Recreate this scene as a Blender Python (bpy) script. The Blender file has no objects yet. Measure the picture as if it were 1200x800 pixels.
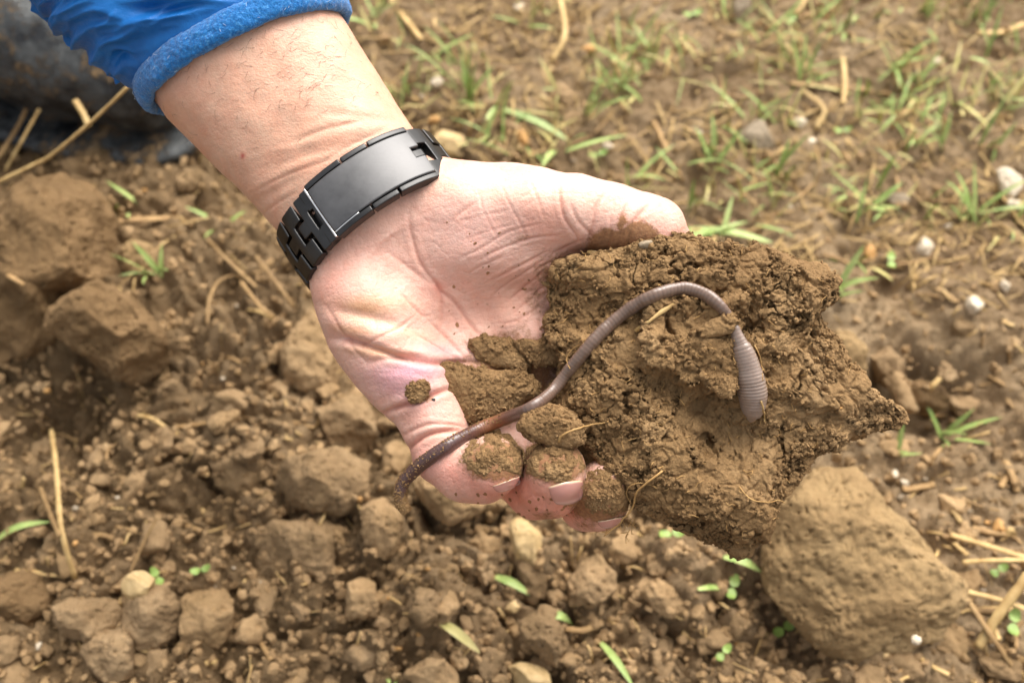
import bpy, math, random, time
import numpy as np
from mathutils import Vector, Matrix, Euler
from mathutils.bvhtree import BVHTree
np.seterr(all='ignore')
random.seed(7)
RNG = np.random.RandomState(11)
T0 = time.time()
SC = bpy.context.scene
COL = SC.collection

# ---------------------------------------------------------------- camera
CAM_H = 0.46
PITCH = 55.0                       # degrees below the horizon
D = 0.33                           # camera to hand
FPX = 35.0 / 36.0 * 1200.0         # focal length in photograph pixels
U = D / FPX                        # one modelling unit of the hand (0.28 mm)
cam_d = bpy.data.cameras.new('camera'); cam = bpy.data.objects.new('camera', cam_d)
COL.objects.link(cam); SC.camera = cam
cam_d.lens = 35.0; cam_d.sensor_width = 36.0
cam_d.clip_start = 0.01; cam_d.clip_end = 500.0
cam.location = (0, 0, CAM_H); cam.rotation_euler = (math.radians(90 - PITCH), 0, 0)
cam_d.dof.use_dof = True; cam_d.dof.focus_distance = 0.325; cam_d.dof.aperture_fstop = 9.0
# ---------------------------------------------------------------- sky, sun, exposure
SUN_EL, SUN_AZ = math.radians(58), math.radians(30)     # azimuth clockwise from +Y
W = bpy.data.worlds.new('World'); SC.world = W; W.use_nodes = True
wn = W.node_tree.nodes; wl = W.node_tree.links
sky = wn.new('ShaderNodeTexSky'); sky.sky_type = 'NISHITA'; sky.sun_disc = False
sky.sun_elevation = SUN_EL; sky.sun_rotation = SUN_AZ
sky.air_density = 1.0; sky.dust_density = 6.0; sky.ozone_density = 0.6
hs = wn.new('ShaderNodeHueSaturation'); hs.inputs['Saturation'].default_value = 0.30          # cloud cover
wl.new(sky.outputs[0], hs.inputs['Color']); wl.new(hs.outputs[0], wn['Background'].inputs[0]); wn['Background'].inputs[1].default_value = 0.15
sd = bpy.data.lights.new('sun', 'SUN'); sun = bpy.data.objects.new('sun', sd); COL.objects.link(sun)
sd.energy = 1.9; sd.angle = math.radians(58); sd.color = (1.0, 0.965, 0.91)
sdir = Vector((math.sin(SUN_AZ) * math.cos(SUN_EL), math.cos(SUN_AZ) * math.cos(SUN_EL), math.sin(SUN_EL)))
sun.rotation_euler = sdir.to_track_quat('Z', 'Y').to_euler(); sun.location = (0, 0, 3)
SC.view_settings.view_transform = 'Standard'; SC.view_settings.look = 'None'
SC.view_settings.exposure = 0.83; SC.view_settings.gamma = 1.0
SC.cycles.max_bounces = 6

# ---------------------------------------------------------------- frames
CM = np.array(Matrix.LocRotScale(cam.location, cam.rotation_euler, None))
def to_world(v):
    """hand frame (units of U, z towards the viewer, 0 at the hand) -> metres"""
    v = np.atleast_2d(np.asarray(v, dtype=np.float64))
    c = v * U; c[:, 2] -= D
    return c @ CM[:3, :3].T + CM[:3, 3]
def P(px, py, h=0.0):
    """a landmark seen in the photograph at px,py and lying h in front of the hand plane"""
    s = (FPX - h) / FPX
    return np.array([(px - 600.0) * s, (400.0 - py) * s, h])
def proj(v):
    s = FPX / (FPX - v[:, 2])
    return 600.0 + v[:, 0] * s, 400.0 - v[:, 1] * s
def G(px, py, z=0.0):
    """where the line of sight meets the level z of the ground"""
    d = CM[:3, :3] @ np.array([(px - 600) / FPX, (400 - py) / FPX, -1.0])
    return CM[:3, 3] + d * ((z - CM[2, 3]) / d[2])
def h_of(w):
    """hand-frame height of a world point"""
    c = (np.asarray(w) - CM[:3, 3]) @ CM[:3, :3]
    return (c[2] + D) / U

# ---------------------------------------------------------------- noise
def _hash(ix, iy, iz, seed):
    h = (ix.astype(np.uint32) * np.uint32(73856093)) ^ (iy.astype(np.uint32) * np.uint32(19349663)) ^ (iz.astype(np.uint32) * np.uint32(83492791)) ^ np.uint32((seed * 2654435761) & 0xffffffff)
    h ^= h >> np.uint32(15); h *= np.uint32(2246822519); h ^= h >> np.uint32(13); h *= np.uint32(3266489917); h ^= h >> np.uint32(16)
    return h
_g = RNG.normal(size=(256, 3)); GR = (_g / np.linalg.norm(_g, axis=1)[:, None]).astype(np.float32)
def perlin(p, seed=0):
    p = np.asarray(p, dtype=np.float32); i = np.floor(p).astype(np.int64); f = p - i
    u = f * f * f * (f * (f * 6 - 15) + 10); r = 0
    for dx in (0, 1):
        for dy in (0, 1):
            for dz in (0, 1):
                g = GR[_hash(i[:, 0] + dx, i[:, 1] + dy, i[:, 2] + dz, seed) & 255]
                d = g[:, 0] * (f[:, 0] - dx) + g[:, 1] * (f[:, 1] - dy) + g[:, 2] * (f[:, 2] - dz)
                r = r + d * (u[:, 0] if dx else 1 - u[:, 0]) * (u[:, 1] if dy else 1 - u[:, 1]) * (u[:, 2] if dz else 1 - u[:, 2])
    return r * 1.6
def fbm(p, octs=4, seed=0, gain=0.5):
    a, s, r = 1.0, 1.0, 0
    for o in range(octs):
        r = r + a * perlin(np.asarray(p) * s, seed + o * 17); a *= gain; s *= 2.03
    return r
def worley(p, seed=0, flat=False):
    """F1, F2 and a random number of the nearest cell"""
    p = np.asarray(p, dtype=np.float32); i = np.floor(p).astype(np.int64)
    n = len(p); f1 = np.full(n, 9, np.float32); f2 = f1.copy(); cid = np.zeros(n, np.float32)
    for dx in (-1, 0, 1):
        for dy in (-1, 0, 1):
            for dz in ((0,) if flat else (-1, 0, 1)):
                c = i + np.array([dx, dy, dz]); h = _hash(c[:, 0], c[:, 1], c[:, 2], seed)
                q = np.stack([(h & 1023), ((h >> 10) & 1023), ((h >> 20) & 1023)], 1).astype(np.float32) / 1023
                e = c + q - p
                if flat: e[:, 2] = 0
                d = np.sqrt((e * e).sum(1)); rnd = ((h >> 7) & 1023).astype(np.float32) / 1023
                m = d < f1
                f2 = np.where(m, f1, np.minimum(f2, d)); cid = np.where(m, rnd, cid); f1 = np.where(m, d, f1)
    return f1, f2, cid
def sstep(a, b, x):
    t = np.clip((x - a) / (b - a), 0, 1); return t * t * (3 - 2 * t)

# ---------------------------------------------------------------- mesh helpers
def new_mesh(name, v, f, smooth=True):
    v = np.asarray(v, np.float32); me = bpy.data.meshes.new(name)
    if isinstance(f, np.ndarray):
        k = f.shape[1]; n = len(f); me.vertices.add(len(v)); me.vertices.foreach_set('co', v.ravel())
        me.loops.add(n * k); me.loops.foreach_set('vertex_index', f.astype(np.int32).ravel())
        me.polygons.add(n); me.polygons.foreach_set('loop_start', np.arange(0, n * k, k, dtype=np.int32))
        me.polygons.foreach_set('loop_total', np.full(n, k, np.int32))
        me.update(calc_edges=True); me.validate()
    else:
        me.from_pydata([tuple(map(float, q)) for q in v], [], f); me.update()
    me.polygons.foreach_set('use_smooth', np.full(len(me.polygons), smooth, bool))
    return me
def tag(o, label=None, cat=None, group=None, kind=None):
    if label: o['label'] = label
    if cat: o['category'] = cat
    if group: o['group'] = group
    if kind: o['kind'] = kind
    return o
def thing(name, label, cat, loc, group=None):
    o = bpy.data.objects.new(name, None); COL.objects.link(o); o.location = loc
    o.empty_display_size = 0.02
    return tag(o, label, cat, group)
def obj(name, v, f, mat, parent=None, smooth=True, local=True, kind=None, base=None):
    """v in the hand frame when local, else in metres"""
    w = to_world(v) if local else np.asarray(v)
    if parent is not None: off = np.array(root_loc(parent))
    else: off = np.array(base) if base is not None else np.array([w[:, 0].mean(), w[:, 1].mean(), w[:, 2].min()])
    me = new_mesh(name, w - off, f, smooth); me.materials.append(mat)
    o = bpy.data.objects.new(name, me); COL.objects.link(o)
    if parent is not None: o.parent = parent
    else: o.location = off
    if kind: o['kind'] = kind
    return o
def root_loc(p):
    l = Vector(p.location)
    while p.parent: p = p.parent; l += p.location
    return l
def vcol(o, rgba, name='tint'):
    a = o.data.color_attributes.new(name, 'FLOAT_COLOR', 'POINT')
    a.data.foreach_set('color', np.asarray(rgba, np.float32).ravel())
def vnormals(v, f):
    tri = [(0, 1, 2)] if f.shape[1] == 3 else [(0, 1, 2), (0, 2, 3)]
    n = np.zeros_like(v)
    for a, b, c in tri:
        fn = np.cross(v[f[:, b]] - v[f[:, a]], v[f[:, c]] - v[f[:, a]])
        for k in (a, b, c):
            for ax in range(3): n[:, ax] += np.bincount(f[:, k], fn[:, ax], len(v))
    return n / np.maximum(np.linalg.norm(n, axis=1), 1e-9)[:, None]
def smooth_mesh(v, f, it=2, lam=0.5):
    e = np.concatenate([f[:, [k, (k + 1) % f.shape[1]]] for k in range(f.shape[1])])
    e = np.concatenate([e, e[:, ::-1]]); cnt = np.bincount(e[:, 0], minlength=len(v)).astype(float)
    for _ in range(it):
        s = np.stack([np.bincount(e[:, 0], v[e[:, 1], k], len(v)) for k in range(3)], 1)
        v = v + lam * (s / np.maximum(cnt, 1)[:, None] - v)
    return v
def surface_nets(vol, org, h):
    s = vol < 0
    c = np.zeros(tuple(np.array(vol.shape) - 1), np.uint8)
    offs = [(i, j, k) for i in (0, 1) for j in (0, 1) for k in (0, 1)]
    for i, j, k in offs: c += s[i:i + c.shape[0], j:j + c.shape[1], k:k + c.shape[2]]
    idx = np.argwhere((c > 0) & (c < 8)); n = len(idx)
    ids = np.full(c.shape, -1, np.int32); ids[tuple(idx.T)] = np.arange(n)
    val = {o: vol[idx[:, 0] + o[0], idx[:, 1] + o[1], idx[:, 2] + o[2]] for o in offs}
    acc = np.zeros((n, 3)); cnt = np.zeros(n)
    for o in offs:
        for ax in range(3):
            if o[ax] == 0:
                q = list(o); q[ax] = 1; q = tuple(q); a, b = val[o], val[q]; m = (a < 0) != (b < 0)
                t = np.where(m, a / np.where(a == b, 1, a - b), 0)
                pt = np.tile(np.array(o, float), (n, 1)); pt[:, ax] = t
                acc[m] += pt[m]; cnt[m] += 1
    v = (idx + acc / cnt[:, None]) * h + org
    F = []
    for ax in range(3):
        a, b = (ax + 1) % 3, (ax + 2) % 3
        sl0 = [slice(1, -1)] * 3; sl1 = [slice(1, -1)] * 3; sl0[ax] = slice(0, -1); sl1[ax] = slice(1, None)
        s0, s1 = s[tuple(sl0)], s[tuple(sl1)]
        e = np.argwhere(s0 != s1); flip = s0[tuple(e.T)]
        e = e.copy(); e[:, a] += 1; e[:, b] += 1
        def cell(da, db):
            q = e.copy(); q[:, a] += da; q[:, b] += db; return ids[tuple(q.T)]
        q = np.stack([cell(-1, -1), cell(0, -1), cell(0, 0), cell(-1, 0)], 1)
        q[~flip] = q[~flip][:, ::-1]; F.append(q)
    f = np.concatenate(F); f = f[(f >= 0).all(1)]
    return v, f
class Field:
    def __init__(self, lo, hi, h):
        self.lo = np.array(lo, float); self.h = h
        self.n = np.ceil((np.array(hi) - self.lo) / h).astype(int) + 1
        self.ax = [self.lo[k] + np.arange(self.n[k]) * h for k in range(3)]
        self.v = np.full(self.n, 60.0 * h, np.float32)
    def box(self, lo, hi):
        a = np.clip(((np.array(lo) - self.lo) / self.h).astype(int), 0, self.n - 1)
        b = np.clip(((np.array(hi) - self.lo) / self.h).astype(int) + 2, 0, self.n)
        return tuple(slice(int(a[k]), int(b[k])) for k in range(3))
    def coords(self, s):
        return np.meshgrid(*[self.ax[k][s[k]].astype(np.float32) for k in range(3)], indexing='ij')
    def add(self, fn, lo, hi, k):
        s = self.box(np.array(lo) - 2 * k - 6 * self.h, np.array(hi) + 2 * k + 6 * self.h)
        d = fn(*self.coords(s)); a = self.v[s]
        if k > 0:
            hh = np.clip(k - np.abs(a - d), 0, None) / k; self.v[s] = np.minimum(a, d) - hh * hh * hh * k / 6.0
        else: self.v[s] = np.minimum(a, d)
def f_chain(pts):
    pts = [np.asarray(p, float) for p in pts]
    def fn(X, Y, Z):
        r = None
        for a, b in zip(pts[:-1], pts[1:]):
            ab = b[:3] - a[:3]; L = float(ab @ ab) + 1e-9
            t = np.clip(((X - a[0]) * ab[0] + (Y - a[1]) * ab[1] + (Z - a[2]) * ab[2]) / L, 0, 1)
            d = np.sqrt((X - a[0] - t * ab[0]) ** 2 + (Y - a[1] - t * ab[1]) ** 2 + (Z - a[2] - t * ab[2]) ** 2) - (a[3] + t * (b[3] - a[3]))
            if r is None: r = d
            else:
                k = 12.0 * (a[3] / 36.0); hh = np.clip(k - np.abs(r - d), 0, None) / k; r = np.minimum(r, d) - hh * hh * hh * k / 6.0
        return r
    P_ = np.array(pts); R = P_[:, 3:4]
    return fn, (P_[:, :3] - R).min(0), (P_[:, :3] + R).max(0)
def f_ell(c, axes, radii):
    c = np.asarray(c, float); A = np.array(axes, float); A /= np.linalg.norm(A, axis=1)[:, None]; R = np.array(radii, float)
    def fn(X, Y, Z):
        q = [((X - c[0]) * A[i, 0] + (Y - c[1]) * A[i, 1] + (Z - c[2]) * A[i, 2]) for i in range(3)]
        k0 = np.sqrt(sum((q[i] / R[i]) ** 2 for i in range(3))); k1 = np.sqrt(sum((q[i] / R[i] ** 2) ** 2 for i in range(3)))
        return k0 * (k0 - 1) / np.maximum(k1, 1e-6)
    m = R.max(); return fn, c - m, c + m
def resample(pts, n):
    pts = np.array(pts, float); d = np.r_[0, np.cumsum(np.linalg.norm(np.diff(pts[:, :3], axis=0), axis=1))]
    t = np.linspace(0, d[-1], n); m = np.zeros_like(pts)
    # Catmull-Rom through the points
    k = np.clip(np.searchsorted(d, t, 'right') - 1, 0, len(pts) - 2); u = ((t - d[k]) / (d[k + 1] - d[k]))[:, None]
    p0 = pts[np.maximum(k - 1, 0)]; p1 = pts[k]; p2 = pts[k + 1]; p3 = pts[np.minimum(k + 2, len(pts) - 1)]
    return 0.5 * (2 * p1 + (p2 - p0) * u + (2 * p0 - 5 * p1 + 4 * p2 - p3) * u ** 2 + (3 * p1 - p0 - 3 * p2 + p3) * u ** 3)
def tube(path, rad, sides=8, squash=1.0, cap=True):
    path = np.asarray(path, float); n = len(path); rad = np.broadcast_to(np.asarray(rad, float), (n,))
    t = np.gradient(path, axis=0); t /= np.linalg.norm(t, axis=1)[:, None]
    ref = np.array([0, 0, 1.0]) if abs(t[0, 2]) < 0.9 else np.array([1.0, 0, 0])
    vs = []
    for i in range(n):
        a = np.cross(t[i], ref); a /= np.linalg.norm(a); b = np.cross(a, t[i]); ref = b
        th = np.arange(sides) * 2 * math.pi / sides
        vs.append(path[i] + rad[i] * (np.cos(th)[:, None] * a + squash * np.sin(th)[:, None] * b))
    v = np.concatenate(vs + ([path[:1], path[-1:]] if cap else [])); j = np.arange(sides); k = (j + 1) % sides; F = []
    for i in range(n - 1): F += [(int(i * sides + q), int(i * sides + w), int((i + 1) * sides + w), int((i + 1) * sides + q)) for q, w in zip(j, k)]
    if cap:
        a, b = n * sides, n * sides + 1
        F += [(a, int(w), int(q)) for q, w in zip(j, k)] + [(b, int((n - 1) * sides + q), int((n - 1) * sides + w)) for q, w in zip(j, k)]
    return v, F
def join(parts):
    V, F, o = [], [], 0
    for v, f in parts: V.append(v); F += [tuple(int(i) + o for i in q) for q in f]; o += len(v)
    return np.concatenate(V), F

# ---------------------------------------------------------------- materials
def lin(r, g, b):
    f = lambda c: (c / 255 / 12.92) if c <= 10 else ((c / 255 + 0.055) / 1.055) ** 2.4
    return (f(r), f(g), f(b), 1.0)
class Mat:
    def __init__(self, name, base=(0.5, 0.5, 0.5, 1), rough=0.8, metal=0.0, spec=0.5):
        self.m = bpy.data.materials.new(name); self.m.use_nodes = True; self.nt = self.m.node_tree
        self.b = self.nt.nodes['Principled BSDF']; self.set('Base Color', base); self.set('Roughness', rough); self.set('Metallic', metal)
        self.set('Specular IOR Level', spec); self._co = None
    def set(self, k, v): self.b.inputs[k].default_value = v
    def n(self, t, **kw):
        x = self.nt.nodes.new('ShaderNode' + t)
        for k, v in kw.items(): setattr(x, k, v)
        return x
    def l(self, a, b): self.nt.links.new(a, b)
    def co(self):
        if self._co is None: self._co = self.n('TexCoord').outputs['Object']
        return self._co
    def noise(self, scale, detail=4, rough=0.6, vec=None, dist=0.0):
        x = self.n('TexNoise'); x.inputs['Scale'].default_value = scale; x.inputs['Detail'].default_value = detail
        x.inputs['Roughness'].default_value = rough; x.inputs['Distortion'].default_value = dist
        self.l(vec or self.co(), x.inputs['Vector']); return x.outputs['Fac']
    def voro(self, scale, feature='F1', vec=None):
        x = self.n('TexVoronoi', feature=feature); x.inputs['Scale'].default_value = scale; self.l(vec or self.co(), x.inputs['Vector']); return x.outputs['Distance']
    def ramp(self, fac, stops, interp='LINEAR'):
        x = self.n('ValToRGB'); r = x.color_ramp; r.interpolation = interp
        while len(r.elements) < len(stops): r.elements.new(0.5)
        for e, (p, c) in zip(r.elements, stops): e.position = p; e.color = c if len(c) == 4 else (*c, 1)
        self.l(fac, x.inputs[0]); return x.outputs[0]
    def mix(self, fac, a, b, mode='MIX'):
        x = self.n('Mix', data_type='RGBA', blend_type=mode)
        for k, q in ((0, fac), (6, a), (7, b)):
            if isinstance(q, (float, int)): x.inputs[k].default_value = q
            elif isinstance(q, tuple): x.inputs[k].default_value = q
            else: self.l(q, x.inputs[k])
        return x.outputs[2]
    def math(self, op, a, b=0.0):
        x = self.n('Math', operation=op)
        for k, q in ((0, a), (1, b)):
            if isinstance(q, (float, int)): x.inputs[k].default_value = q
            else: self.l(q, x.inputs[k])
        return x.outputs[0]
    def color(self, o): self.l(o, self.b.inputs['Base Color'])
    def bump(self, hs, strength=1.0):
        prev = None
        for h, dist in hs:
            x = self.n('Bump'); x.inputs['Distance'].default_value = dist; x.inputs['Strength'].default_value = strength
            self.l(h, x.inputs['Height'])
            if prev: self.l(prev, x.inputs['Normal'])
            prev = x.outputs[0]
        self.l(prev, self.b.inputs['Normal'])
K3 = (0, 0, 0, 1); W3 = (1, 1, 1, 1)
def soil_mat(name, dark, mid, light, wet=0.0, fine=1.0, vary=12.0, bump=1.0, world=False, objvar=False):
    m = Mat(name, rough=0.92, spec=0.25)
    if world: m._co = m.n('NewGeometry').outputs['Position']
    a = m.noise(vary, 5, 0.65); b = m.noise(420 * fine, 6, 0.7); c = m.noise(1500 * fine, 3, 0.7)
    col = m.ramp(a, [(0.3, dark), (0.52, mid), (0.75, light)])
    col = m.mix(m.ramp(b, [(0.3, (0.5, 0.5, 0.5, 1)), (0.55, W3)]), m.mix(1.0, col, (0.66, 0.62, 0.56, 1), 'MULTIPLY'), col)
    col = m.mix(m.ramp(c, [(0.62, K3), (0.72, W3)]), col, m.mix(1.0, col, (1.5, 1.45, 1.35, 1), 'MULTIPLY'))
    if objvar:
        oi = m.n('ObjectInfo').outputs['Random']
        col = m.mix(1.0, col, m.ramp(oi, [(0.0, (0.88, 0.87, 0.85)), (0.5, (1.05, 1.05, 1.05)), (1.0, (1.3, 1.28, 1.22))]), 'MULTIPLY')
    m.color(col)
    v = m.voro(650 * fine)
    m.bump([(m.noise(260 * fine, 6, 0.75), 0.0016 * bump), (v, -0.0006 * bump), (c, 0.0004 * bump)])
    return m
M = {}
M['clod'] = soil_mat('moist_clay_soil', lin(128, 99, 64), lin(155, 123, 83), lin(175, 143, 102), vary=30).m
M['clump'] = soil_mat('olive_clay_soil', lin(122, 93, 60), lin(149, 117, 78), lin(170, 138, 98), vary=60).m
M['ground'] = None
M['clod_ground'] = soil_mat('field_clods', lin(116, 94, 64), lin(145, 119, 86), lin(166, 140, 105), vary=25, fine=0.4, objvar=True, world=True).m
M['big_clod'] = soil_mat('dry_big_clod', lin(130, 104, 70), lin(150, 124, 86), lin(168, 142, 103), vary=18, fine=0.4).m
M['dark_clod'] = soil_mat('moist_big_clod', lin(98, 76, 48), lin(124, 98, 66), lin(146, 119, 84), vary=18, fine=0.4).m
def ground_mat():
    m = Mat('field_soil', rough=0.95, spec=0.2); m._co = m.n('NewGeometry').outputs['Position']
    a = m.noise(9, 6, 0.65); b = m.noise(90, 6, 0.7); c = m.noise(420, 4, 0.7)
    x = m.n('Attribute', attribute_name='tint')
    damp = m.ramp(a, [(0.3, lin(116, 94, 65)), (0.52, lin(146, 120, 87)), (0.75, lin(166, 140, 105))])
    dry = m.ramp(a, [(0.3, lin(144, 118, 87)), (0.52, lin(173, 147, 113)), (0.75, lin(196, 172, 139))])
    sep = m.n('SeparateColor'); m.l(x.outputs['Color'], sep.inputs[0])
    col = m.mix(sep.outputs[0], damp, dry)
    col = m.mix(m.ramp(b, [(0.35, W3), (0.6, K3)]), col, m.mix(1.0, col, (0.72, 0.68, 0.62, 1), 'MULTIPLY'))
    col = m.mix(m.ramp(c, [(0.6, K3), (0.7, W3)]), col, m.mix(1.0, col, (1.5, 1.48, 1.4, 1), 'MULTIPLY'))
    m.color(col); m.bump([(b, 0.006), (m.noise(200, 5, .75), 0.003), (c, 0.002)]); return m.m
M['ground'] = ground_mat()
def skin_mat():
    m = Mat('skin', rough=0.5, spec=0.42)
    at = m.n('Attribute', attribute_name='tint')
    base = at.outputs['Color']; dirt = at.outputs['Alpha']
    mott = m.noise(180, 5, 0.6); fine = m.noise(900, 3, 0.6)
    col = m.mix(m.ramp(mott, [(0.35, (0.42, 0.42, 0.42)), (0.65, K3)]), base, m.mix(1.0, base, (1.03, 0.82, 0.75, 1), 'MULTIPLY'))
    col = m.mix(m.ramp(fine, [(0.35, (0.35, 0.35, 0.35)), (0.7, K3)]), col, m.mix(1.0, col, (0.88, 0.78, 0.74, 1), 'MULTIPLY'))
    dn = m.noise(420, 6, 0.75); mask = m.ramp(m.math('ADD', m.math('MULTIPLY', dirt, 0.75), m.math('MULTIPLY', dn, 0.62)), [(0.56, K3), (0.74, W3)])
    dcol = m.ramp(m.noise(800, 4, 0.7), [(0.3, lin(110, 72, 38)), (0.7, lin(160, 116, 72))])
    m.color(m.mix(m.math('MULTIPLY', mask, 0.9), col, dcol))
    m.set('Subsurface Weight', 0.15); m.set('Subsurface Radius', (1.0, 0.35, 0.2)); m.set('Subsurface Scale', 0.0022)
    rr = m.ramp(mask, [(0.0, (0.47, 0.47, 0.47)), (1.0, (0.9, 0.9, 0.9))]); m.l(rr, m.b.inputs['Roughness'])
    mp = m.n('Mapping'); mp.inputs['Rotation'].default_value = (0, 0, math.radians(-32)); mp.inputs['Scale'].default_value = (0.45, 2.0, 1.0); m.l(m.co(), mp.inputs[0])
    wr = m.noise(420, 4, 0.6, mp.outputs[0], 0.3)
    cells = m.voro(1500, 'F1'); c2 = m.voro(700, 'F1')
    m.bump([(wr, 0.00016), (c2, -0.00007), (cells, -0.00008), (fine, 0.00004), (mask, 0.00022)])
    return m.m
M['skin'] = skin_mat()
def nail_mat():
    m = Mat('nail', lin(214, 160, 142), 0.22, spec=0.5)
    at = m.n('Attribute', attribute_name='tint'); m.color(at.outputs['Color'])
    m.set('Coat Weight', 0.35); m.set('Coat Roughness', 0.12); m.set('Subsurface Weight', 0.1); m.set('Subsurface Scale', 0.001)
    return m.m
M['nail'] = nail_mat()
def worm_mat():
    m = Mat('worm_skin', rough=0.32, spec=0.55)
    at = m.n('Attribute', attribute_name='tint'); col = at.outputs['Color']
    col = m.mix(m.ramp(m.noise(500, 4, 0.6), [(0.35, (0.5, 0.5, 0.5)), (0.7, K3)]), col, m.mix(1.0, col, (0.75, 0.68, 0.62, 1), 'MULTIPLY'))
    dirt = m.ramp(m.math('ADD', m.math('MULTIPLY', at.outputs['Alpha'], 0.8), m.math('MULTIPLY', m.noise(350, 5, 0.75), 0.6)), [(0.6, K3), (0.72, W3)])
    m.color(m.mix(dirt, col, lin(136, 104, 58)))
    m.l(m.ramp(dirt, [(0, (0.38, 0.38, 0.38)), (1, (0.9, 0.9, 0.9))]), m.b.inputs['Roughness'])
    m.set('Subsurface Weight', 0.12); m.set('Subsurface Radius', (1, 0.4, 0.3)); m.set('Subsurface Scale', 0.0012)
    m.bump([(dirt, 0.0003), (m.noise(1200, 3, 0.6), 0.00005)]); return m.m
M['worm'] = worm_mat(); M['worm'].node_tree.nodes['Principled BSDF'].inputs['Coat Weight'].default_value = 0.35; M['worm'].node_tree.nodes['Principled BSDF'].inputs['Coat Roughness'].default_value = 0.15
def metal(name, c, rough, scr=0.3):
    m = Mat(name, c, rough, 1.0)
    mp = m.n('Mapping'); mp.inputs['Rotation'].default_value = (0.3, 0.2, 0.6); mp.inputs['Scale'].default_value = (0.15, 3, 1); m.l(m.co(), mp.inputs[0])
    s = m.noise(900, 3, 0.6, mp.outputs[0]); big = m.noise(120, 5, 0.65)
    m.l(m.math('ADD', m.math('MULTIPLY', big, scr), rough - scr * 0.5), m.b.inputs['Roughness'])
    m.color(m.mix(m.ramp(big, [(0.3, K3), (0.8, (0.8, 0.8, 0.8))]), c, tuple(min(1, x * 1.7) for x in c[:3]) + (1,)))
    m.bump([(s, 0.00002)]); return m.m
M['steel'] = metal('dark_steel', (0.055, 0.054, 0.053, 1), 0.40, 0.16)
M['steel_cover'] = metal('worn_steel_cover', (0.115, 0.113, 0.112, 1), 0.52, 0.26)
M['edge'] = metal('bare_steel_edge', (0.75, 0.73, 0.7, 1), 0.25, 0.1)
def fabric():
    m = Mat('blue_shell_fabric', rough=0.5, spec=0.35)
    m.color(m.ramp(m.noise(60, 4), [(0.3, lin(8, 88, 158)), (0.7, lin(22, 110, 184))]))
    m.bump([(m.voro(2600), 0.00006), (m.noise(160, 4), 0.0006)]); return m.m
M['fabric'] = fabric()
def fleece():
    m = Mat('blue_fleece', rough=1.0, spec=0.1)
    m.color(m.ramp(m.noise(900, 4, 0.7), [(0.3, lin(8, 88, 156)), (0.55, lin(28, 116, 186)), (0.75, lin(90, 160, 215))]))
    m.set('Sheen Weight', 0.4); m.bump([(m.noise(1100, 4, 0.75), 0.0008)]); return m.m
M['fleece'] = fleece()
M['lint'] = Mat('lint', lin(190, 205, 220), 0.9).m
M['hair'] = Mat('arm_hair', lin(96, 62, 42), 0.5).m
def plant(name, c1, c2, rough=0.5, trans=0.0, scale=90):
    m = Mat(name, rough=rough, spec=0.35)
    c = m.ramp(m.noise(scale, 4), [(0.3, c1), (0.7, c2)])
    oi = m.n('ObjectInfo').outputs['Random']
    m.color(m.mix(1.0, c, m.ramp(oi, [(0.0, (0.8, 0.8, 0.75)), (1.0, (1.2, 1.2, 1.15))]), 'MULTIPLY'))
    if trans: m.set('Subsurface Weight', trans); m.set('Subsurface Scale', 0.001)
    return m.m
M['grass'] = plant('grass_blade', lin(124, 148, 74), lin(176, 188, 120), 0.45, 0.1)
M['grass_yellow'] = plant('yellowing_blade', lin(164, 156, 88), lin(196, 180, 128), 0.5)
M['leaf'] = plant('seedling_leaf', lin(112, 138, 62), lin(150, 170, 90), 0.45, 0.1)
M['straw'] = plant('straw', lin(168, 134, 84), lin(206, 176, 122), 0.6, scale=150)
M['straw_old'] = plant('weathered_straw', lin(128, 98, 62), lin(170, 138, 94), 0.7, scale=150)
M['root'] = plant('root_fibre', lin(150, 112, 66), lin(186, 150, 98), 0.7, scale=300)
def stone(name, c1, c2):
    m = Mat(name, rough=0.65, spec=0.4); m.color(m.ramp(m.noise(220, 5, 0.7), [(0.3, c1), (0.7, c2)])); m.bump([(m.noise(400, 5, 0.7), 0.0006)]); return m.m
M['white_stone'] = stone('pale_pebble', lin(188, 168, 138), lin(220, 206, 182))
M['tan_stone'] = stone('tan_stone', lin(168, 138, 88), lin(204, 176, 128))
M['orange_stone'] = stone('ochre_pebble', lin(176, 128, 70), lin(200, 158, 100))
M['grey_stone'] = stone('grey_pebble', lin(132, 116, 92), lin(160, 142, 116))
def boot_mat():
    m = Mat('muddy_rubber', rough=0.42, spec=0.5)
    mud = m.ramp(m.noise(42, 8, 0.78), [(0.53, K3), (0.60, W3)]); thin = m.ramp(m.noise(38, 6, 0.7), [(0.42, K3), (0.62, (0.85, 0.85, 0.85))])
    c = m.mix(thin, lin(20, 22, 25), lin(92, 94, 92)); m.color(m.mix(mud, c, lin(148, 122, 88)))
    m.l(m.ramp(mud, [(0, (0.4, 0.4, 0.4)), (1, (0.9, 0.9, 0.9))]), m.b.inputs['Roughness']); m.bump([(mud, 0.002), (m.noise(60, 6, .7), 0.003)]); return m.m
M['boot'] = boot_mat()
M['sole'] = Mat('boot_sole', lin(52, 48, 44), 0.7).m

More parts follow.
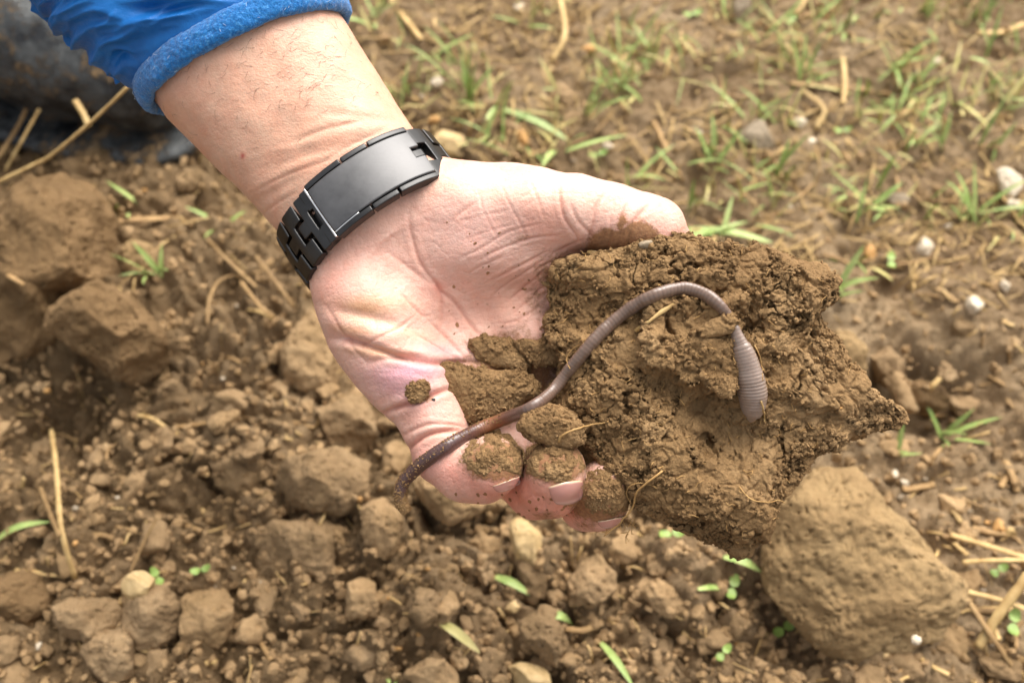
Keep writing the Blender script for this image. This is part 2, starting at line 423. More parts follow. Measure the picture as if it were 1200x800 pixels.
# soil relief: rounded crumbs, cracks and grit, in hand-frame units
def soil_disp(v, n, amp=1.0, sc=1.0, seed=3, cracks=True):
    q = v / sc
    d = 7.0 * fbm(q / 48, 3, seed)
    if cracks:
        f1, f2, c = worley(q / 34 + 0.25 * fbm(q / 20, 2, seed + 5)[:, None], seed + 1)
        d += 9.0 * (c - 0.5) - 4.0 * np.exp(-((f2 - f1) / 0.07) ** 2)
    v = v + n * (d * amp * sc)[:, None]; return v
def soil_disp_fine(v, n, amp=1.0, sc=1.0, seed=9):
    q = v / sc; w = q + 3.0 * np.stack([perlin(q / 9, seed + k) for k in range(3)], 1)
    f1, f2, c = worley(w / 11, seed + 1); g1, g2, c2 = worley(w / 5.0, seed + 2)
    act = sstep(-0.25, 0.30, fbm(q / 34, 2, seed + 8))
    d = act * 4.2 * (np.sqrt(np.clip(1 - (f1 / 0.8) ** 2, 0, 1)) * (0.4 + c) - 0.5) + (0.22 + act) * 1.7 * (np.sqrt(np.clip(1 - (g1 / 0.8) ** 2, 0, 1)) * (0.3 + c2) - 0.45)
    d += (0.5 + 1.3 * act) * fbm(q / 7, 3, seed + 3) - 3.4 * sstep(0.35, 0.6, perlin(q / 6.5, seed + 4)) * act
    return v + n * (d * amp * sc)[:, None]

def disc_blob(poly, h0, front, back, N, top=None, pw=0.55, centre=None, depth_scale=1.0):
    """closed clod: outline poly (photo landmarks at height h0), bulging front/back; top(px,py)->extra height"""
    pts = np.array([P(x, y, h0) for x, y in poly]); c = pts.mean(0) if centre is None else P(*centre, h0)
    ang = np.arctan2(pts[:, 1] - c[1], pts[:, 0] - c[0]); rad = np.hypot(pts[:, 0] - c[0], pts[:, 1] - c[1])
    o = np.argsort(ang); ang, rad = ang[o], rad[o]
    a = np.r_[ang[-1] - 2 * math.pi, ang, ang[0] + 2 * math.pi]; r = np.r_[rad[-1], rad, rad[0]]
    xy = np.r_['1', (r * np.cos(a))[:, None], (r * np.sin(a))[:, None]]
    fa = np.linspace(-math.pi, math.pi, 1441); k = np.clip(np.searchsorted(a, fa) - 1, 0, len(a) - 2)
    p0, p1 = xy[k], xy[k + 1]; dd = np.stack([np.cos(fa), np.sin(fa)], 1)   # straight edges between landmarks
    e = p1 - p0; fr = (p0[:, 0] * e[:, 1] - p0[:, 1] * e[:, 0]) / np.where(np.abs(dd[:, 0] * e[:, 1] - dd[:, 1] * e[:, 0]) < 1e-6, 1e-6, dd[:, 0] * e[:, 1] - dd[:, 1] * e[:, 0])
    g = np.linspace(-1, 1, N); X, Y = np.meshgrid(g, g, indexing='ij'); X = X.ravel(); Y = Y.ravel()
    m = np.maximum(np.abs(X), np.abs(Y)); L = np.hypot(X, Y) + 1e-9; rr = m; ux, uy = X / L, Y / L
    rr = rr ** 0.92
    R = np.interp(np.arctan2(uy, ux), fa, fr)
    lim = np.linspace(0, 1, 2)
    phi = rr * math.pi / 2; pl = np.sin(phi) ** 1.0; up = np.cos(phi) ** pw
    x = c[0] + ux * pl * R; y = c[1] + uy * pl * R
    zf = c[2] + up * front; zb = c[2] - up * back
    if top is not None:
        s = FPX / (FPX - h0); zf = zf + up ** 0.5 * top(600 + x * s, 400 - y * s)
    idx = np.arange(N * N).reshape(N, N); border = (m > 1 - 1e-9)
    bid = idx.copy().ravel(); inner = np.where(~border)[0]; bid[inner] = N * N + np.arange(len(inner)); bid = bid.reshape(N, N)
    vf = np.stack([x, y, zf], 1); vb = np.stack([x, y, zb], 1)[inner]
    f1 = np.stack([idx[:-1, :-1], idx[1:, :-1], idx[1:, 1:], idx[:-1, 1:]], -1).reshape(-1, 4)
    f2 = np.stack([bid[:-1, :-1], bid[:-1, 1:], bid[1:, 1:], bid[1:, :-1]], -1).reshape(-1, 4)
    return np.concatenate([vf, vb]), np.concatenate([f1, f2])
def ico(sub=1):
    t = (1 + 5 ** .5) / 2
    v = np.array([(-1, t, 0), (1, t, 0), (-1, -t, 0), (1, -t, 0), (0, -1, t), (0, 1, t), (0, -1, -t), (0, 1, -t), (t, 0, -1), (t, 0, 1), (-t, 0, -1), (-t, 0, 1)], float)
    f = np.array([(0, 11, 5), (0, 5, 1), (0, 1, 7), (0, 7, 10), (0, 10, 11), (1, 5, 9), (5, 11, 4), (11, 10, 2), (10, 7, 6), (7, 1, 8), (3, 9, 4), (3, 4, 2), (3, 2, 6), (3, 6, 8), (3, 8, 9), (4, 9, 5), (2, 4, 11), (6, 2, 10), (8, 6, 7), (9, 8, 1)])
    for _ in range(sub):
        e = {}; V = list(v); F = []
        def mid(a, b):
            k = (min(a, b), max(a, b))
            if k not in e: e[k] = len(V); V.append((V[a] + V[b]) / 2)
            return e[k]
        for a, b, c in f:
            ab, bc, ca = mid(a, b), mid(b, c), mid(c, a); F += [(a, ab, ca), (b, bc, ab), (c, ca, bc), (ab, bc, ca)]
        v = np.array(V); f = np.array(F)
    return v / np.linalg.norm(v, axis=1)[:, None], f
def scatter_mesh(pos, size, protos, nrm=None):
    """many small pieces joined into one mesh"""
    V, F, o = [], [], 0
    for i in range(len(pos)):
        v, f = protos[i % len(protos)]
        e = Euler(RNG.uniform(0, 6.28, 3)); R = np.array(e.to_matrix())
        V.append((v @ R.T) * size[i] + pos[i]); F.append(f + o); o += len(v)
    return np.concatenate(V), np.concatenate(F)
def crumb_protos(n, sub, rough=0.35, flat=0.75):
    out = []
    v0, f0 = ico(sub)
    for k in range(n):
        d = fbm(v0 * 1.1 + k * 9.7, 3, 40 + k); v = v0 * (1 + rough * d)[:, None]
        for _ in range(8):                                          # broken flat faces
            a = RNG.normal(size=3); a /= np.linalg.norm(a); t = v @ a; lim = RNG.uniform(0.45, 0.8)
            v = v - np.clip(t - lim, 0, None)[:, None] * a * 0.85
        v = v * np.array([1, RNG.uniform(0.65, 1), flat * RNG.uniform(0.7, 1.1)]); out.append((v, f0))
    return out
SEED_P = crumb_protos(8, 0, 0.5); CR1 = crumb_protos(8, 1, 0.5)

# ================================================================ THE ARM AND HAND
def C4(px, py, h, r): return [*P(px, py, h), r]
H = 1.7
lo = np.array([P(60, 0, 0)[0] + 0, -262, -190.0]); hi = np.array([250, 480, 55.0])
fld = Field(lo, hi, H)
# forearm and wrist: elliptical loft. centre px,py,h, half width, half depth
ARM = [(205, -40, -110, 118, 86), (264, 34, -100, 124, 88), (292, 68, -97, 129, 93), (358, 150, -87, 113, 82), (430, 242, -79, 103, 68), (462, 282, -78, 98, 58)]
AX = np.array([P(a[0], a[1], a[2]) for a in ARM]); AW = np.array([a[3] for a in ARM], float); AB = np.array([a[4] for a in ARM], float)
axd = AX[-1] - AX[0]; aL = np.linalg.norm(axd); axd /= aL
lat = np.cross([0, 0, 1.0], axd); lat /= np.linalg.norm(lat); dep = np.cross(axd, lat); dep *= np.sign(dep[2])
AS = (AX - AX[0]) @ axd; AOL = (AX - AX[0]) @ lat; AOD = (AX - AX[0]) @ dep
def f_arm(X, Y, Z):
    q = [X - AX[0, 0], Y - AX[0, 1], Z - AX[0, 2]]
    s = q[0] * axd[0] + q[1] * axd[1] + q[2] * axd[2]; l = q[0] * lat[0] + q[1] * lat[1] + q[2] * lat[2]; d = q[0] * dep[0] + q[1] * dep[1] + q[2] * dep[2]
    l = l - np.interp(s, AS, AOL); d = d - np.interp(s, AS, AOD); A = np.interp(s, AS, AW); B = np.interp(s, AS, AB)
    e = (np.abs(l / A) ** 2.15 + np.abs(d / B) ** 2.15) ** (1 / 2.15)
    r = (e - 1) * np.minimum(A, B) * (0.8 + 0.2 * A / B)
    end = np.maximum(s - (aL), -s)
    return np.maximum(r, end * 0.8).astype(np.float32)
fld.add(f_arm, AX.min(0) - 150, AX.max(0) + 150, 0)
def chain(pts, k): fn, a, b = f_chain([C4(*p) for p in pts]); fld.add(fn, a, b, k)
def ell(c, axes, radii, k): fn, a, b = f_ell(P(*c), axes, radii); fld.add(fn, a, b, k)
chain([(440, 262, -86, 56), (478, 360, -88, 54), (505, 448, -82, 46)], 40)
chain([(460, 258, -86, 56), (520, 350, -92, 52), (560, 428, -88, 45)], 34)
chain([(480, 252, -86, 54), (560, 325, -94, 50), (622, 395, -92, 45)], 34)
chain([(500, 248, -86, 50), (600, 290, -92, 48), (690, 348, -90, 43)], 34)
# heel of the hand: little-finger side and thumb side
ell((436, 372, -62), [(0.42, -0.9, 0), (0.9, 0.42, 0), (0, 0, 1)], (112, 63, 58), 40)
ell((470, 440, -58), [(0.5, -0.86, 0), (0.86, 0.5, 0), (0, 0, 1)], (62, 46, 42), 34)
ell((578, 268, -62), [(0.95, 0.12, 0), (0.12, -0.95, 0), (0, 0, 1)], (118, 76, 58), 40)
ell((540, 245, -60), [(0.8, -0.6, 0), (0.6, 0.8, 0), (0, 0, 1)], (74, 52, 46), 30)
# thumb
chain([(560, 250, -62, 56), (625, 247, -44, 49), (672, 247, -36, 43), (715, 255, -36, 40), (748, 264, -36, 40)], 26)
chain([(745, 264, -38, 39), (765, 268, -42, 37.5), (780, 292, -58, 34), (784, 318, -74, 31)], 5)
# fingers (little, ring, middle, index)
chain([(488, 446, -52, 44), (508, 490, -46, 40), (522, 532, -34, 38)], 16)
chain([(520, 530, -34, 38), (546, 550, -20, 37), (566, 552, -3, 36), (577, 546, 14, 35)], 5)
chain([(560, 432, -80, 42), (590, 500, -92, 40), (613, 556, -70, 38)], 14)
chain([(612, 556, -70, 38), (630, 570, -42, 37.5), (645, 567, -12, 37), (651, 552, 12, 36)], 2)
chain([(620, 398, -88, 42), (650, 490, -112, 40), (672, 566, -100, 37)], 10)
chain([(672, 566, -100, 37), (690, 588, -66, 35), (702, 586, -38, 35), (707, 572, -14, 34)], 2)
chain([(690, 350, -88, 42), (738, 440, -128, 38), (775, 520, -140, 35), (795, 560, -122, 32), (803, 585, -92, 30)], 10)
hv, hf = surface_nets(fld.v, fld.lo, H); del fld
hv = smooth_mesh(hv, hf, 3)
hn = vnormals(hv, hf)
if (hn[:, 2] * (hv[:, 2] - hv[:, 2].mean())).sum() < 0: hf = hf[:, ::-1].copy(); hn = -hn
px, py = proj(hv); face = sstep(0.0, 0.45, hn[:, 2])
# soft anatomy: pads, tendons, folds
def gau(cx, cy, rx, ry, ang=0.0):
    c, s = math.cos(math.radians(ang)), math.sin(math.radians(ang)); x = px - cx; y = py - cy
    return np.exp(-(((x * c + y * s) / rx) ** 2 + ((-x * s + y * c) / ry) ** 2))
def pline(pts, n=60):
    q = resample(np.array([(a, b, 0) for a, b in pts], float), n)[:, :2]; d = np.full(len(px), 1e9); t = np.zeros(len(px))
    x0, y0 = q.min(0) - 30; x1, y1 = q.max(0) + 30; m = np.where((px > x0) & (px < x1) & (py > y0) & (py < y1) & (face > 0))[0]
    if len(m) == 0: return d, t
    X = px[m]; Y = py[m]; best = np.full(len(m), 1e9); bt = np.zeros(len(m))
    for i in range(len(q) - 1):
        ab = q[i + 1] - q[i]; L = ab @ ab + 1e-9; u = np.clip(((X - q[i, 0]) * ab[0] + (Y - q[i, 1]) * ab[1]) / L, 0, 1)
        e = np.hypot(X - q[i, 0] - u * ab[0], Y - q[i, 1] - u * ab[1]); k = e < best; best[k] = e[k]; bt[k] = (i + u[k]) / (len(q) - 1)
    d[m] = best; t[m] = bt; return d, t
disp = 2.2 * fbm(hv / 60, 2, 5) + 0.2 * fbm(hv / 18, 2, 15)
disp += face * (-10 * gau(548, 372, 46, 34, -20) + 5 * gau(440, 350, 45, 18, 10) + 4 * gau(430, 388, 40, 10, 14) - 3 * gau(432, 372, 40, 6, 14) - 3 * gau(418, 398, 34, 6, 12)
        + 5 * gau(490, 412, 48, 12, 10) + 6 * gau(478, 440, 40, 15, 4) + 5 * gau(575, 235, 60, 26, 10) + 4 * gau(545, 300, 30, 26) + 3 * gau(640, 225, 40, 20, 0))
disp += face * 0.4 * (3.0 * gau(372, 165, 60, 5, -14) - 3.0 * gau(376, 178, 60, 5, -16) + 2.5 * gau(330, 205, 60, 6, -30) - 2.5 * gau(325, 222, 56, 5, -30) + 2 * gau(410, 125, 50, 7, 8) - 2 * gau(420, 137, 44, 4, 6))
CREASE = [  # points, width, depth, colour strength
    ([(372, 398), (400, 398), (427, 404), (478, 421), (510, 426), (545, 424), (580, 424)], 3.2, 6.0, 0.5),
    ([(430, 428), (445, 421), (478, 419), (500, 422)], 3.0, 3.0, 0.2),
    ([(508, 328), (516, 341), (532, 354), (548, 372), (562, 390), (580, 408)], 2.4, 3.0, 0.7),
    ([(482, 236), (479, 258), (486, 290), (495, 312), (513, 337), (519, 365), (517, 396)], 2.4, 2.6, 0.5),
    ([(513, 337), (490, 322), (466, 304), (448, 292)], 3.0, 1.8, 0.2),
    ([(560, 237), (540, 250), (528, 262)], 2.0, 1.4, 0.2),
    ([(486, 369), (470, 382), (450, 392), (424, 405)], 1.7, 1.8, 0.7),
    ([(466, 340), (480, 356), (498, 370), (512, 366)], 1.8, 1.4, 0.5),
    ([(500, 372), (520, 392), (540, 414), (556, 422)], 1.7, 1.8, 0.8), ([(484, 390), (510, 404), (534, 420)], 1.6, 1.6, 0.8),
    ([(376, 352), (392, 372), (404, 392), (420, 414), (436, 430)], 2.0, 1.6, 0.3), ([(396, 392), (415, 402), (436, 404)], 2.6, 2.2, 0.3),
    ([(437, 487), (452, 483), (470, 476), (490, 469), (520, 458), (540, 455)], 2.8, 5.5, 1.0),
    ([(466, 516), (476, 508), (490, 501), (506, 497), (530, 498), (552, 502)], 2.0, 3.0, 0.6),
    ([(474, 532), (486, 519), (500, 510), (520, 505), (545, 505)], 2.6, 5.0, 1.0),
    ([(553, 309), (580, 294), (617, 281), (660, 274)], 1.6, 1.7, 0.5), ([(567, 334), (600, 316), (633, 300), (650, 290)], 1.6, 1.7, 0.5),
    ([(575, 350), (600, 330), (640, 303)], 1.5, 1.4, 0.4), ([(593, 356), (616, 336), (644, 312)], 1.5, 1.6, 0.6), ([(600, 368), (622, 350), (642, 330)], 1.5, 1.6, 0.6),
    ([(580, 380), (604, 376), (626, 362), (645, 350)], 1.5, 1.5, 0.5), ([(545, 322), (562, 312), (590, 300)], 1.4, 1.3, 0.4), ([(530, 305), (560, 292), (600, 270), (640, 262)], 1.5, 1.4, 0.3),
    ([(587, 217), (598, 240), (612, 266), (622, 290)], 1.4, 1.2, 0.35), ([(560, 222), (568, 250), (584, 280)], 1.4, 1.1, 0.3), ([(620, 212), (632, 240), (640, 262)], 1.4, 1.2, 0.3),
    ([(606, 236), (640, 216)], 1.4, 0.9, 0.2), ([(535, 262), (560, 254), (600, 246)], 1.3, 0.9, 0.25), ([(540, 282), (575, 270), (605, 262)], 1.3, 0.9, 0.25),
    ([(655, 214), (657, 238), (663, 258), (674, 274), (682, 290)], 2.0, 2.6, 0.7), ([(668, 236), (676, 256), (688, 270), (700, 285)], 1.8, 1.8, 0.5),
    ([(712, 222), (700, 240), (695, 262), (690, 282), (690, 300)], 2.0, 2.8, 0.5), ([(716, 250), (715, 272), (714, 292)], 1.5, 1.6, 0.4), ([(736, 236), (728, 254), (724, 270)], 1.4, 1.4, 0.5),
    ([(766, 236), (752, 249), (741, 264), (737, 280), (735, 312)], 2.4, 4.0, 0.1),
    ([(640, 300), (660, 292), (680, 282), (690, 276)], 1.8, 1.8, 0.6), ([(624, 318), (645, 308), (668, 300)], 1.6, 1.5, 0.5),
    ([(585, 566), (600, 574), (612, 588)], 1.4, 0.8, 0.3), ([(605, 592), (625, 580), (640, 584)], 1.5, 0.8, 0.3), ([(498, 532), (520, 526), (544, 520)], 1.4, 1.0, 0.2),
    ([(290, 229), (330, 208), (372, 192), (400, 184)], 2.4, 1.6, 0.3), ([(340, 168), (380, 152), (430, 141)], 2.6, 1.8, 0.3), ([(372, 196), (400, 176), (452, 150)], 2.2, 1.2, 0.25), ([(300, 258), (322, 240), (350, 224)], 2.0, 1.2, 0.2)]
cmask = np.zeros(len(px)); wob = perlin(hv / 12, 31) * 1.6
for pts, w, dp, cs in CREASE:
    d, t = pline(pts); e = sstep(0, 0.32, np.minimum(t, 1 - t) + 0.03); d = d + 0.25 * np.abs(wob)
    g = np.exp(-(d / w) ** 2); dp = dp * (0.95 if dp >= 5 else 0.62); disp -= face * dp * e * g
    disp += face * dp * 0.3 * e * np.exp(-((d - 2.6 * w) / (1.6 * w)) ** 2)
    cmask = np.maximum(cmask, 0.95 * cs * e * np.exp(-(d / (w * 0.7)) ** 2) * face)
palm = sstep(0.25, 0.6, np.clip(((px - 432) * 0.6 + (py - 242) * 0.8) / 40, 0, 1))       # past the wrist
f1, f2, _ = worley(np.stack([(px * 0.9 - py * 0.45) / 22, (px * 0.45 + py * 0.9) / 9, hv[:, 2] * 0], 1), 77, True)
disp -= palm * face * 0.5 * np.exp(-((f2 - f1) / 0.07) ** 2)
hv = hv + hn * disp[:, None]
# colour of the skin
def blot(base, cx, cy, rx, ry, ang, col, k):
    w = (k * gau(cx, cy, rx, ry, ang))[:, None]; return base * (1 - w) + np.array(col[:3]) * w
arm_c = np.array(lin(212, 170, 144)[:3]); palm_c = np.array(lin(220, 178, 160)[:3])
pk = sstep(-10, 50, (px - 432) * 0.6 + (py - 242) * 0.8)[:, None]
col = arm_c * (1 - pk) + palm_c * pk
var = fbm(hv / 30, 3, 50)[:, None]; col = col * (1 + 0.09 * var * np.array([0.4, 1.0, 1.1]))
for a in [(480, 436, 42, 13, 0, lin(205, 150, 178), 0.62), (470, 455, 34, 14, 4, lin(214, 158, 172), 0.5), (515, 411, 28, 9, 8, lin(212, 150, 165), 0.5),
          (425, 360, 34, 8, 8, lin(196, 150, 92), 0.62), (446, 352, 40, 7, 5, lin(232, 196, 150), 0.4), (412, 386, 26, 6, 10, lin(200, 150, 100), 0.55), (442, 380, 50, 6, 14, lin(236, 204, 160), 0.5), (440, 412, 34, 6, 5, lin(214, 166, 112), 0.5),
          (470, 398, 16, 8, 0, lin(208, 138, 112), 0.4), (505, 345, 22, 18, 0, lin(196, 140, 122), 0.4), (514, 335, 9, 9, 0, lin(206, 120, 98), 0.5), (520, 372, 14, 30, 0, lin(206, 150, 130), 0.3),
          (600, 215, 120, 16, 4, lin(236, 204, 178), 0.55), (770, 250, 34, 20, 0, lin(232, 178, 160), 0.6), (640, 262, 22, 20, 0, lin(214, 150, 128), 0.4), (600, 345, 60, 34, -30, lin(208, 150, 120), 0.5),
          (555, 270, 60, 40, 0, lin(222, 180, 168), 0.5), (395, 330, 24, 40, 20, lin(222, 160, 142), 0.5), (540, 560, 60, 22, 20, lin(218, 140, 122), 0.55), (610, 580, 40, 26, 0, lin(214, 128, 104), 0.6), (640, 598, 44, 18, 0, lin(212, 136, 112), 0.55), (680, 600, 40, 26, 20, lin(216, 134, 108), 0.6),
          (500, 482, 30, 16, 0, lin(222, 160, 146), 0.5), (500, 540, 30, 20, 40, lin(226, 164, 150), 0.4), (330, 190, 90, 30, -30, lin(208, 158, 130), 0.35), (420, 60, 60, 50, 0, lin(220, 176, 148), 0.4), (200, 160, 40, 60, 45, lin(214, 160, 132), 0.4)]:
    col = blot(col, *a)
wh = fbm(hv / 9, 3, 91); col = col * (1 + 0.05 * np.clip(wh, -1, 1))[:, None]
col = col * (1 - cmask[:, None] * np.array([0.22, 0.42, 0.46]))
mole = np.exp(-(((px - 285.5) / 2.6) ** 2 + ((py - 182.5) / 3.4) ** 2)); col = col * (1 - mole[:, None] * np.array([0.35, 0.75, 0.72]))
hn2 = vnormals(hv, hf)
dirt = np.zeros(len(px))
for cx, cy, rx, ry, ang, k in [(750, 282, 22, 26, -60, 1.3), (716, 284, 28, 18, 0, 1.1), (700, 296, 16, 16, 0, 1.0), (728, 262, 10, 22, 20, 0.62), (690, 285, 18, 12, 0, 0.42), (655, 300, 30, 14, -20, 0.42), (628, 350, 22, 30, 10, 0.45), (608, 280, 20, 10, -20, 0.42), (640, 320, 22, 40, 0, 0.5), (605, 385, 30, 16, -20, 0.4),  # first entries: thumb-base dirt, strengthened to paint in the hollow's shade too
                                (580, 540, 34, 20, 0, 0.9), (650, 540, 36, 22, 0, 0.9), (705, 585, 34, 24, 0, 0.9), (640, 603, 22, 8, 0, 0.5), (645, 588, 26, 14, 0, 0.32), (690, 614, 22, 10, 0, 0.5), (548, 470, 40, 40, 0, 0.3), (535, 565, 28, 8, 20, 0.3), (600, 440, 70, 60, 0, 0.8), (500, 466, 10, 8, 0, 0.6), (560, 395, 30, 14, 0, 0.35), (690, 380, 60, 90, 0, 0.8)]:
    dirt = np.maximum(dirt, k * (1.25 if cy > 500 and k > 0.8 else 1) * gau(cx, cy, rx * (1.2 if cy > 500 else 1), ry * (1.25 if cy > 500 else 1), ang))
for _ in range(42):
    x, y = RNG.uniform(520, 660), RNG.uniform(250, 400); r = 0.5 + 1.8 * RNG.rand() ** 2.5
    if x * 0.5 + y < 520: continue
    dirt = np.maximum(dirt, 1.0 * gau(x, y, r * RNG.uniform(1, 1.6), r, RNG.uniform(0, 180)) * (palm > 0.5))
for _ in range(60):
    x, y = RNG.uniform(530, 700), RNG.uniform(575, 625); r = RNG.uniform(0.8, 2.0); dirt = np.maximum(dirt, 1.0 * gau(x, y, r * 1.4, r, RNG.uniform(0, 180)))
dirt *= sstep(-0.3, 0.2, hn2[:, 2])
person = thing('person', 'bare forearm and open left hand with blue sleeve, holding soil towards the viewer', 'person', tuple(to_world(P(430, 242, -79))[0]))
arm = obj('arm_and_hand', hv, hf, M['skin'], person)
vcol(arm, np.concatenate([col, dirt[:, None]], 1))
hand_bvh = BVHTree.FromPolygons(hv.tolist(), hf.tolist())
BV = [hand_bvh]
def hit(x, y, bvs=None, default=None):
    """front surface of what has been built, along the line of sight through a landmark"""
    o = np.array([0, 0, FPX]); d = P(x, y, 0) - o; d /= np.linalg.norm(d); best = None
    for b in (bvs or BV):
        r = b.ray_cast(Vector(o), Vector(d))
        if r[0] is not None and (best is None or r[3] < best[1]): best = (r[0], r[3], r[1])
    if best is None: return default
    return np.array(best[0]), np.array(best[2])

# fingernails: thin curved plates on the far side of the tips
def nail(p_tip, p_base, half, name='fingernail'):
    """plate that runs from its free edge (nearer the viewer) down the finger"""
    a = np.array(p_tip, float); b = np.array(p_base, float); V = []; F = []; C = []; nu, nv = 13, 10
    for j in range(nv):
        for i in range(nu):
            u = (i / (nu - 1) - 0.5) * 2; t = j / (nv - 1); w = half * (1 - 0.25 * t ** 3)
            sd_ = np.array([b[1] - a[1], -(b[0] - a[0])]); sd_ = sd_ / np.linalg.norm(sd_)
            q = a + (b - a) * (t + 0.10 * u * u * (1 - 2 * t)) + sd_ * w * u
            r = hit(q[0], q[1], [hand_bvh]); 
            if r is None: r = hit(*(a + (b - a) * t * 0.4 + sd_ * w * u * 0.6), [hand_bvh])
            lift = 2.6 * (1 - 0.55 * t) * (1 - 0.75 * u ** 4); V.append(r[0] + r[1] * lift)
            C.append((*(np.array(lin(208, 184, 148)) if t < 0.10 else (np.array(lin(206, 150, 138)) if t < 0.8 else np.array(lin(218, 172, 160))))[:3], 1))
    n0 = len(V); V += [q - np.array([0, 0, 3.5]) for q in V]; C += C
    for j in range(nv - 1):
        for i in range(nu - 1):
            k = j * nu + i; F.append((k, k + 1, k + nu + 1, k + nu)); F.append((n0 + k, n0 + k + nu, n0 + k + nu + 1, n0 + k + 1))
    ring = [i for i in range(nu)] + [j * nu + nu - 1 for j in range(1, nv)] + [(nv - 1) * nu + i for i in range(nu - 2, -1, -1)] + [j * nu for j in range(nv - 2, 0, -1)]
    for k in range(len(ring)): a_, b_ = ring[k], ring[(k + 1) % len(ring)]; F.append((a_, n0 + a_, n0 + b_, b_))
    o = obj(name, np.array(V), F, M['nail'], person); vcol(o, C); return o
nail((593, 562), (597, 573), 17); nail((662, 564), (667, 590), 20); nail((717, 606), (719, 617), 17)

# fine dark hairs on the forearm
parts = []
for _ in range(300):
    x, y = RNG.uniform(190, 450), RNG.uniform(10, 190)
    r = hit(x, y, [hand_bvh])
    if r is None or r[1][2] < 0.1: continue
    dens = np.exp(-((x - 360) / 110) ** 2 - ((y - 60) / 60) ** 2) + 0.12
    if RNG.rand() > dens: continue
    ang = RNG.normal(-2.5, 0.5); L = RNG.uniform(8, 22); p = [r[0] + r[1] * 0.1]
    t = np.array([math.cos(ang), math.sin(ang), 0])
    for k in range(5):
        c = r[0] + t * L * (k + 1) / 5; s_ = hand_bvh.find_nearest(Vector(c)); p.append(np.array(s_[0]) + np.array(s_[1]) * (0.5 + 0.3 * k)); ang += RNG.normal(0, 0.18); t = np.array([math.cos(ang), math.sin(ang), 0])
    parts.append(tube(np.array(p), np.linspace(0.17, 0.07, 6), 3, cap=False))
v, f = join(parts); obj('arm_hair', v, f, M['hair'], person, kind='stuff')

# ================================================================ SLEEVE
sl_c = P(293, 74, -92); sl_ax = np.array([-0.44, 0.88, 0.0]); sl_ax /= np.linalg.norm(sl_ax)
sl_t = P(411, 17, -92) - P(172, 121, -92); sl_t -= sl_ax * (sl_t @ sl_ax); sl_t /= np.linalg.norm(sl_t); sl_n = np.cross(sl_ax, sl_t); sl_n *= np.sign(sl_n[2])
def sleeve_ring(s, A, B, off, n, shift=(0, 0)):
    th = np.arange(n) * 2 * math.pi / n
    return sl_c + sl_ax * s + sl_t * shift[0] + sl_n * shift[1] + (np.cos(th)[:, None] * sl_t * (A + off) + np.sin(th)[:, None] * sl_n * (B + off))
sleeve = bpy.data.objects.new('jacket_sleeve', None); COL.objects.link(sleeve); sleeve.parent = person
def loft(rings):
    n = len(rings[0]); m = len(rings); v = np.concatenate(rings); i = np.arange(m - 1)[:, None] * n; j = np.arange(n)[None]; k = (j + 1) % n
    f = np.stack([i + j, i + k, i + n + k, i + n + j], -1).reshape(-1, 4); return v, f
NR = 420
prof = [(16, -7), (6, -5), (1, -1), (-1, 4), (1, 9), (6, 12.5), (14, 14), (22, 14), (28, 12.5), (32, 9), (35, 5), (36, 1)]
pr = resample(np.array([(a, b, 0) for a, b in prof], float), 46)
v, f = loft([sleeve_ring(a, 133, 94, b, NR) for a, b, _ in pr])
n_ = vnormals(v, f); cen = sl_c + ((v - sl_c) @ sl_ax)[:, None] * sl_ax
if (n_ * (v - cen)).sum() < 0: f = f[:, ::-1].copy(); n_ = -n_
v = v + n_ * (1.6 * fbm(v / 26, 3, 61) + 0.9 * fbm(v / 5, 3, 62))[:, None]
obj('fleece_cuff', v, f, M['fleece'], sleeve); cuff_v, cuff_n = v, n_
rings = []
for s in np.linspace(29, 330, 190):
    k = s - 29; A = 134 + 7 + 26 * (1 - math.exp(-k / 55)) + 0.10 * k; B = 95 + 8 + 20 * (1 - math.exp(-k / 60)) + 0.03 * k
    rings.append(sleeve_ring(s, A, B, 0, NR, (-0.20 * k, 0)))
v, f = loft(rings); n_ = vnormals(v, f); cen = sl_c + ((v - sl_c) @ sl_ax)[:, None] * sl_ax
if (n_ * (v - cen)).sum() < 0: f = f[:, ::-1].copy(); n_ = -n_
sA = (v - sl_c) @ sl_ax; th = np.arctan2((v - sl_c) @ sl_n, (v - sl_c) @ sl_t)
arc = th * 125; grow = sstep(29, 60, sA)
q = np.stack([(sA - 0.50 * arc + 12 * perlin(v / 60, 71)) / 26, arc / 120, v[:, 2] * 0 + 3.3], 1)
q2 = np.stack([(sA - 0.30 * arc + 8 * perlin(v / 40, 73)) / 15, arc / 80, v[:, 2] * 0 + 9.3], 1)
rid = 1 - np.abs(perlin(q, 72)) * 2.2; rid2 = 1 - np.abs(perlin(q2, 74)) * 2.2
gath = np.sin(arc / 8.5 + 2.5 * perlin(v / 30, 75)) * np.exp(-((sA - 36) / 16) ** 2)
v = v + n_ * (grow * (10 * rid + 5 * rid2 - 7) + 0.4 * gath + 0.4 * fbm(v / 12, 2, 76))[:, None]
obj('shell_fabric', v, f, M['fabric'], sleeve)
parts = []
for _ in range(150):
    i = RNG.randint(len(cuff_v))
    if cuff_n[i, 2] < 0.0: continue
    d = RNG.normal(size=3); d -= cuff_n[i] * (d @ cuff_n[i]); d /= np.linalg.norm(d); L = RNG.uniform(1.5, 5)
    c = cuff_v[i]; parts.append(tube(np.array([c + cuff_n[i] * .3, c + d * L * .5 + cuff_n[i] * RNG.uniform(.8, 2.2), c + d * L + RNG.normal(size=3) * .8 + cuff_n[i]]), 0.28, 3, cap=False))
v, f = join(parts); obj('lint', v, f, M['lint'], sleeve, kind='stuff')
print('hand', len(hv), round(time.time() - T0, 1))

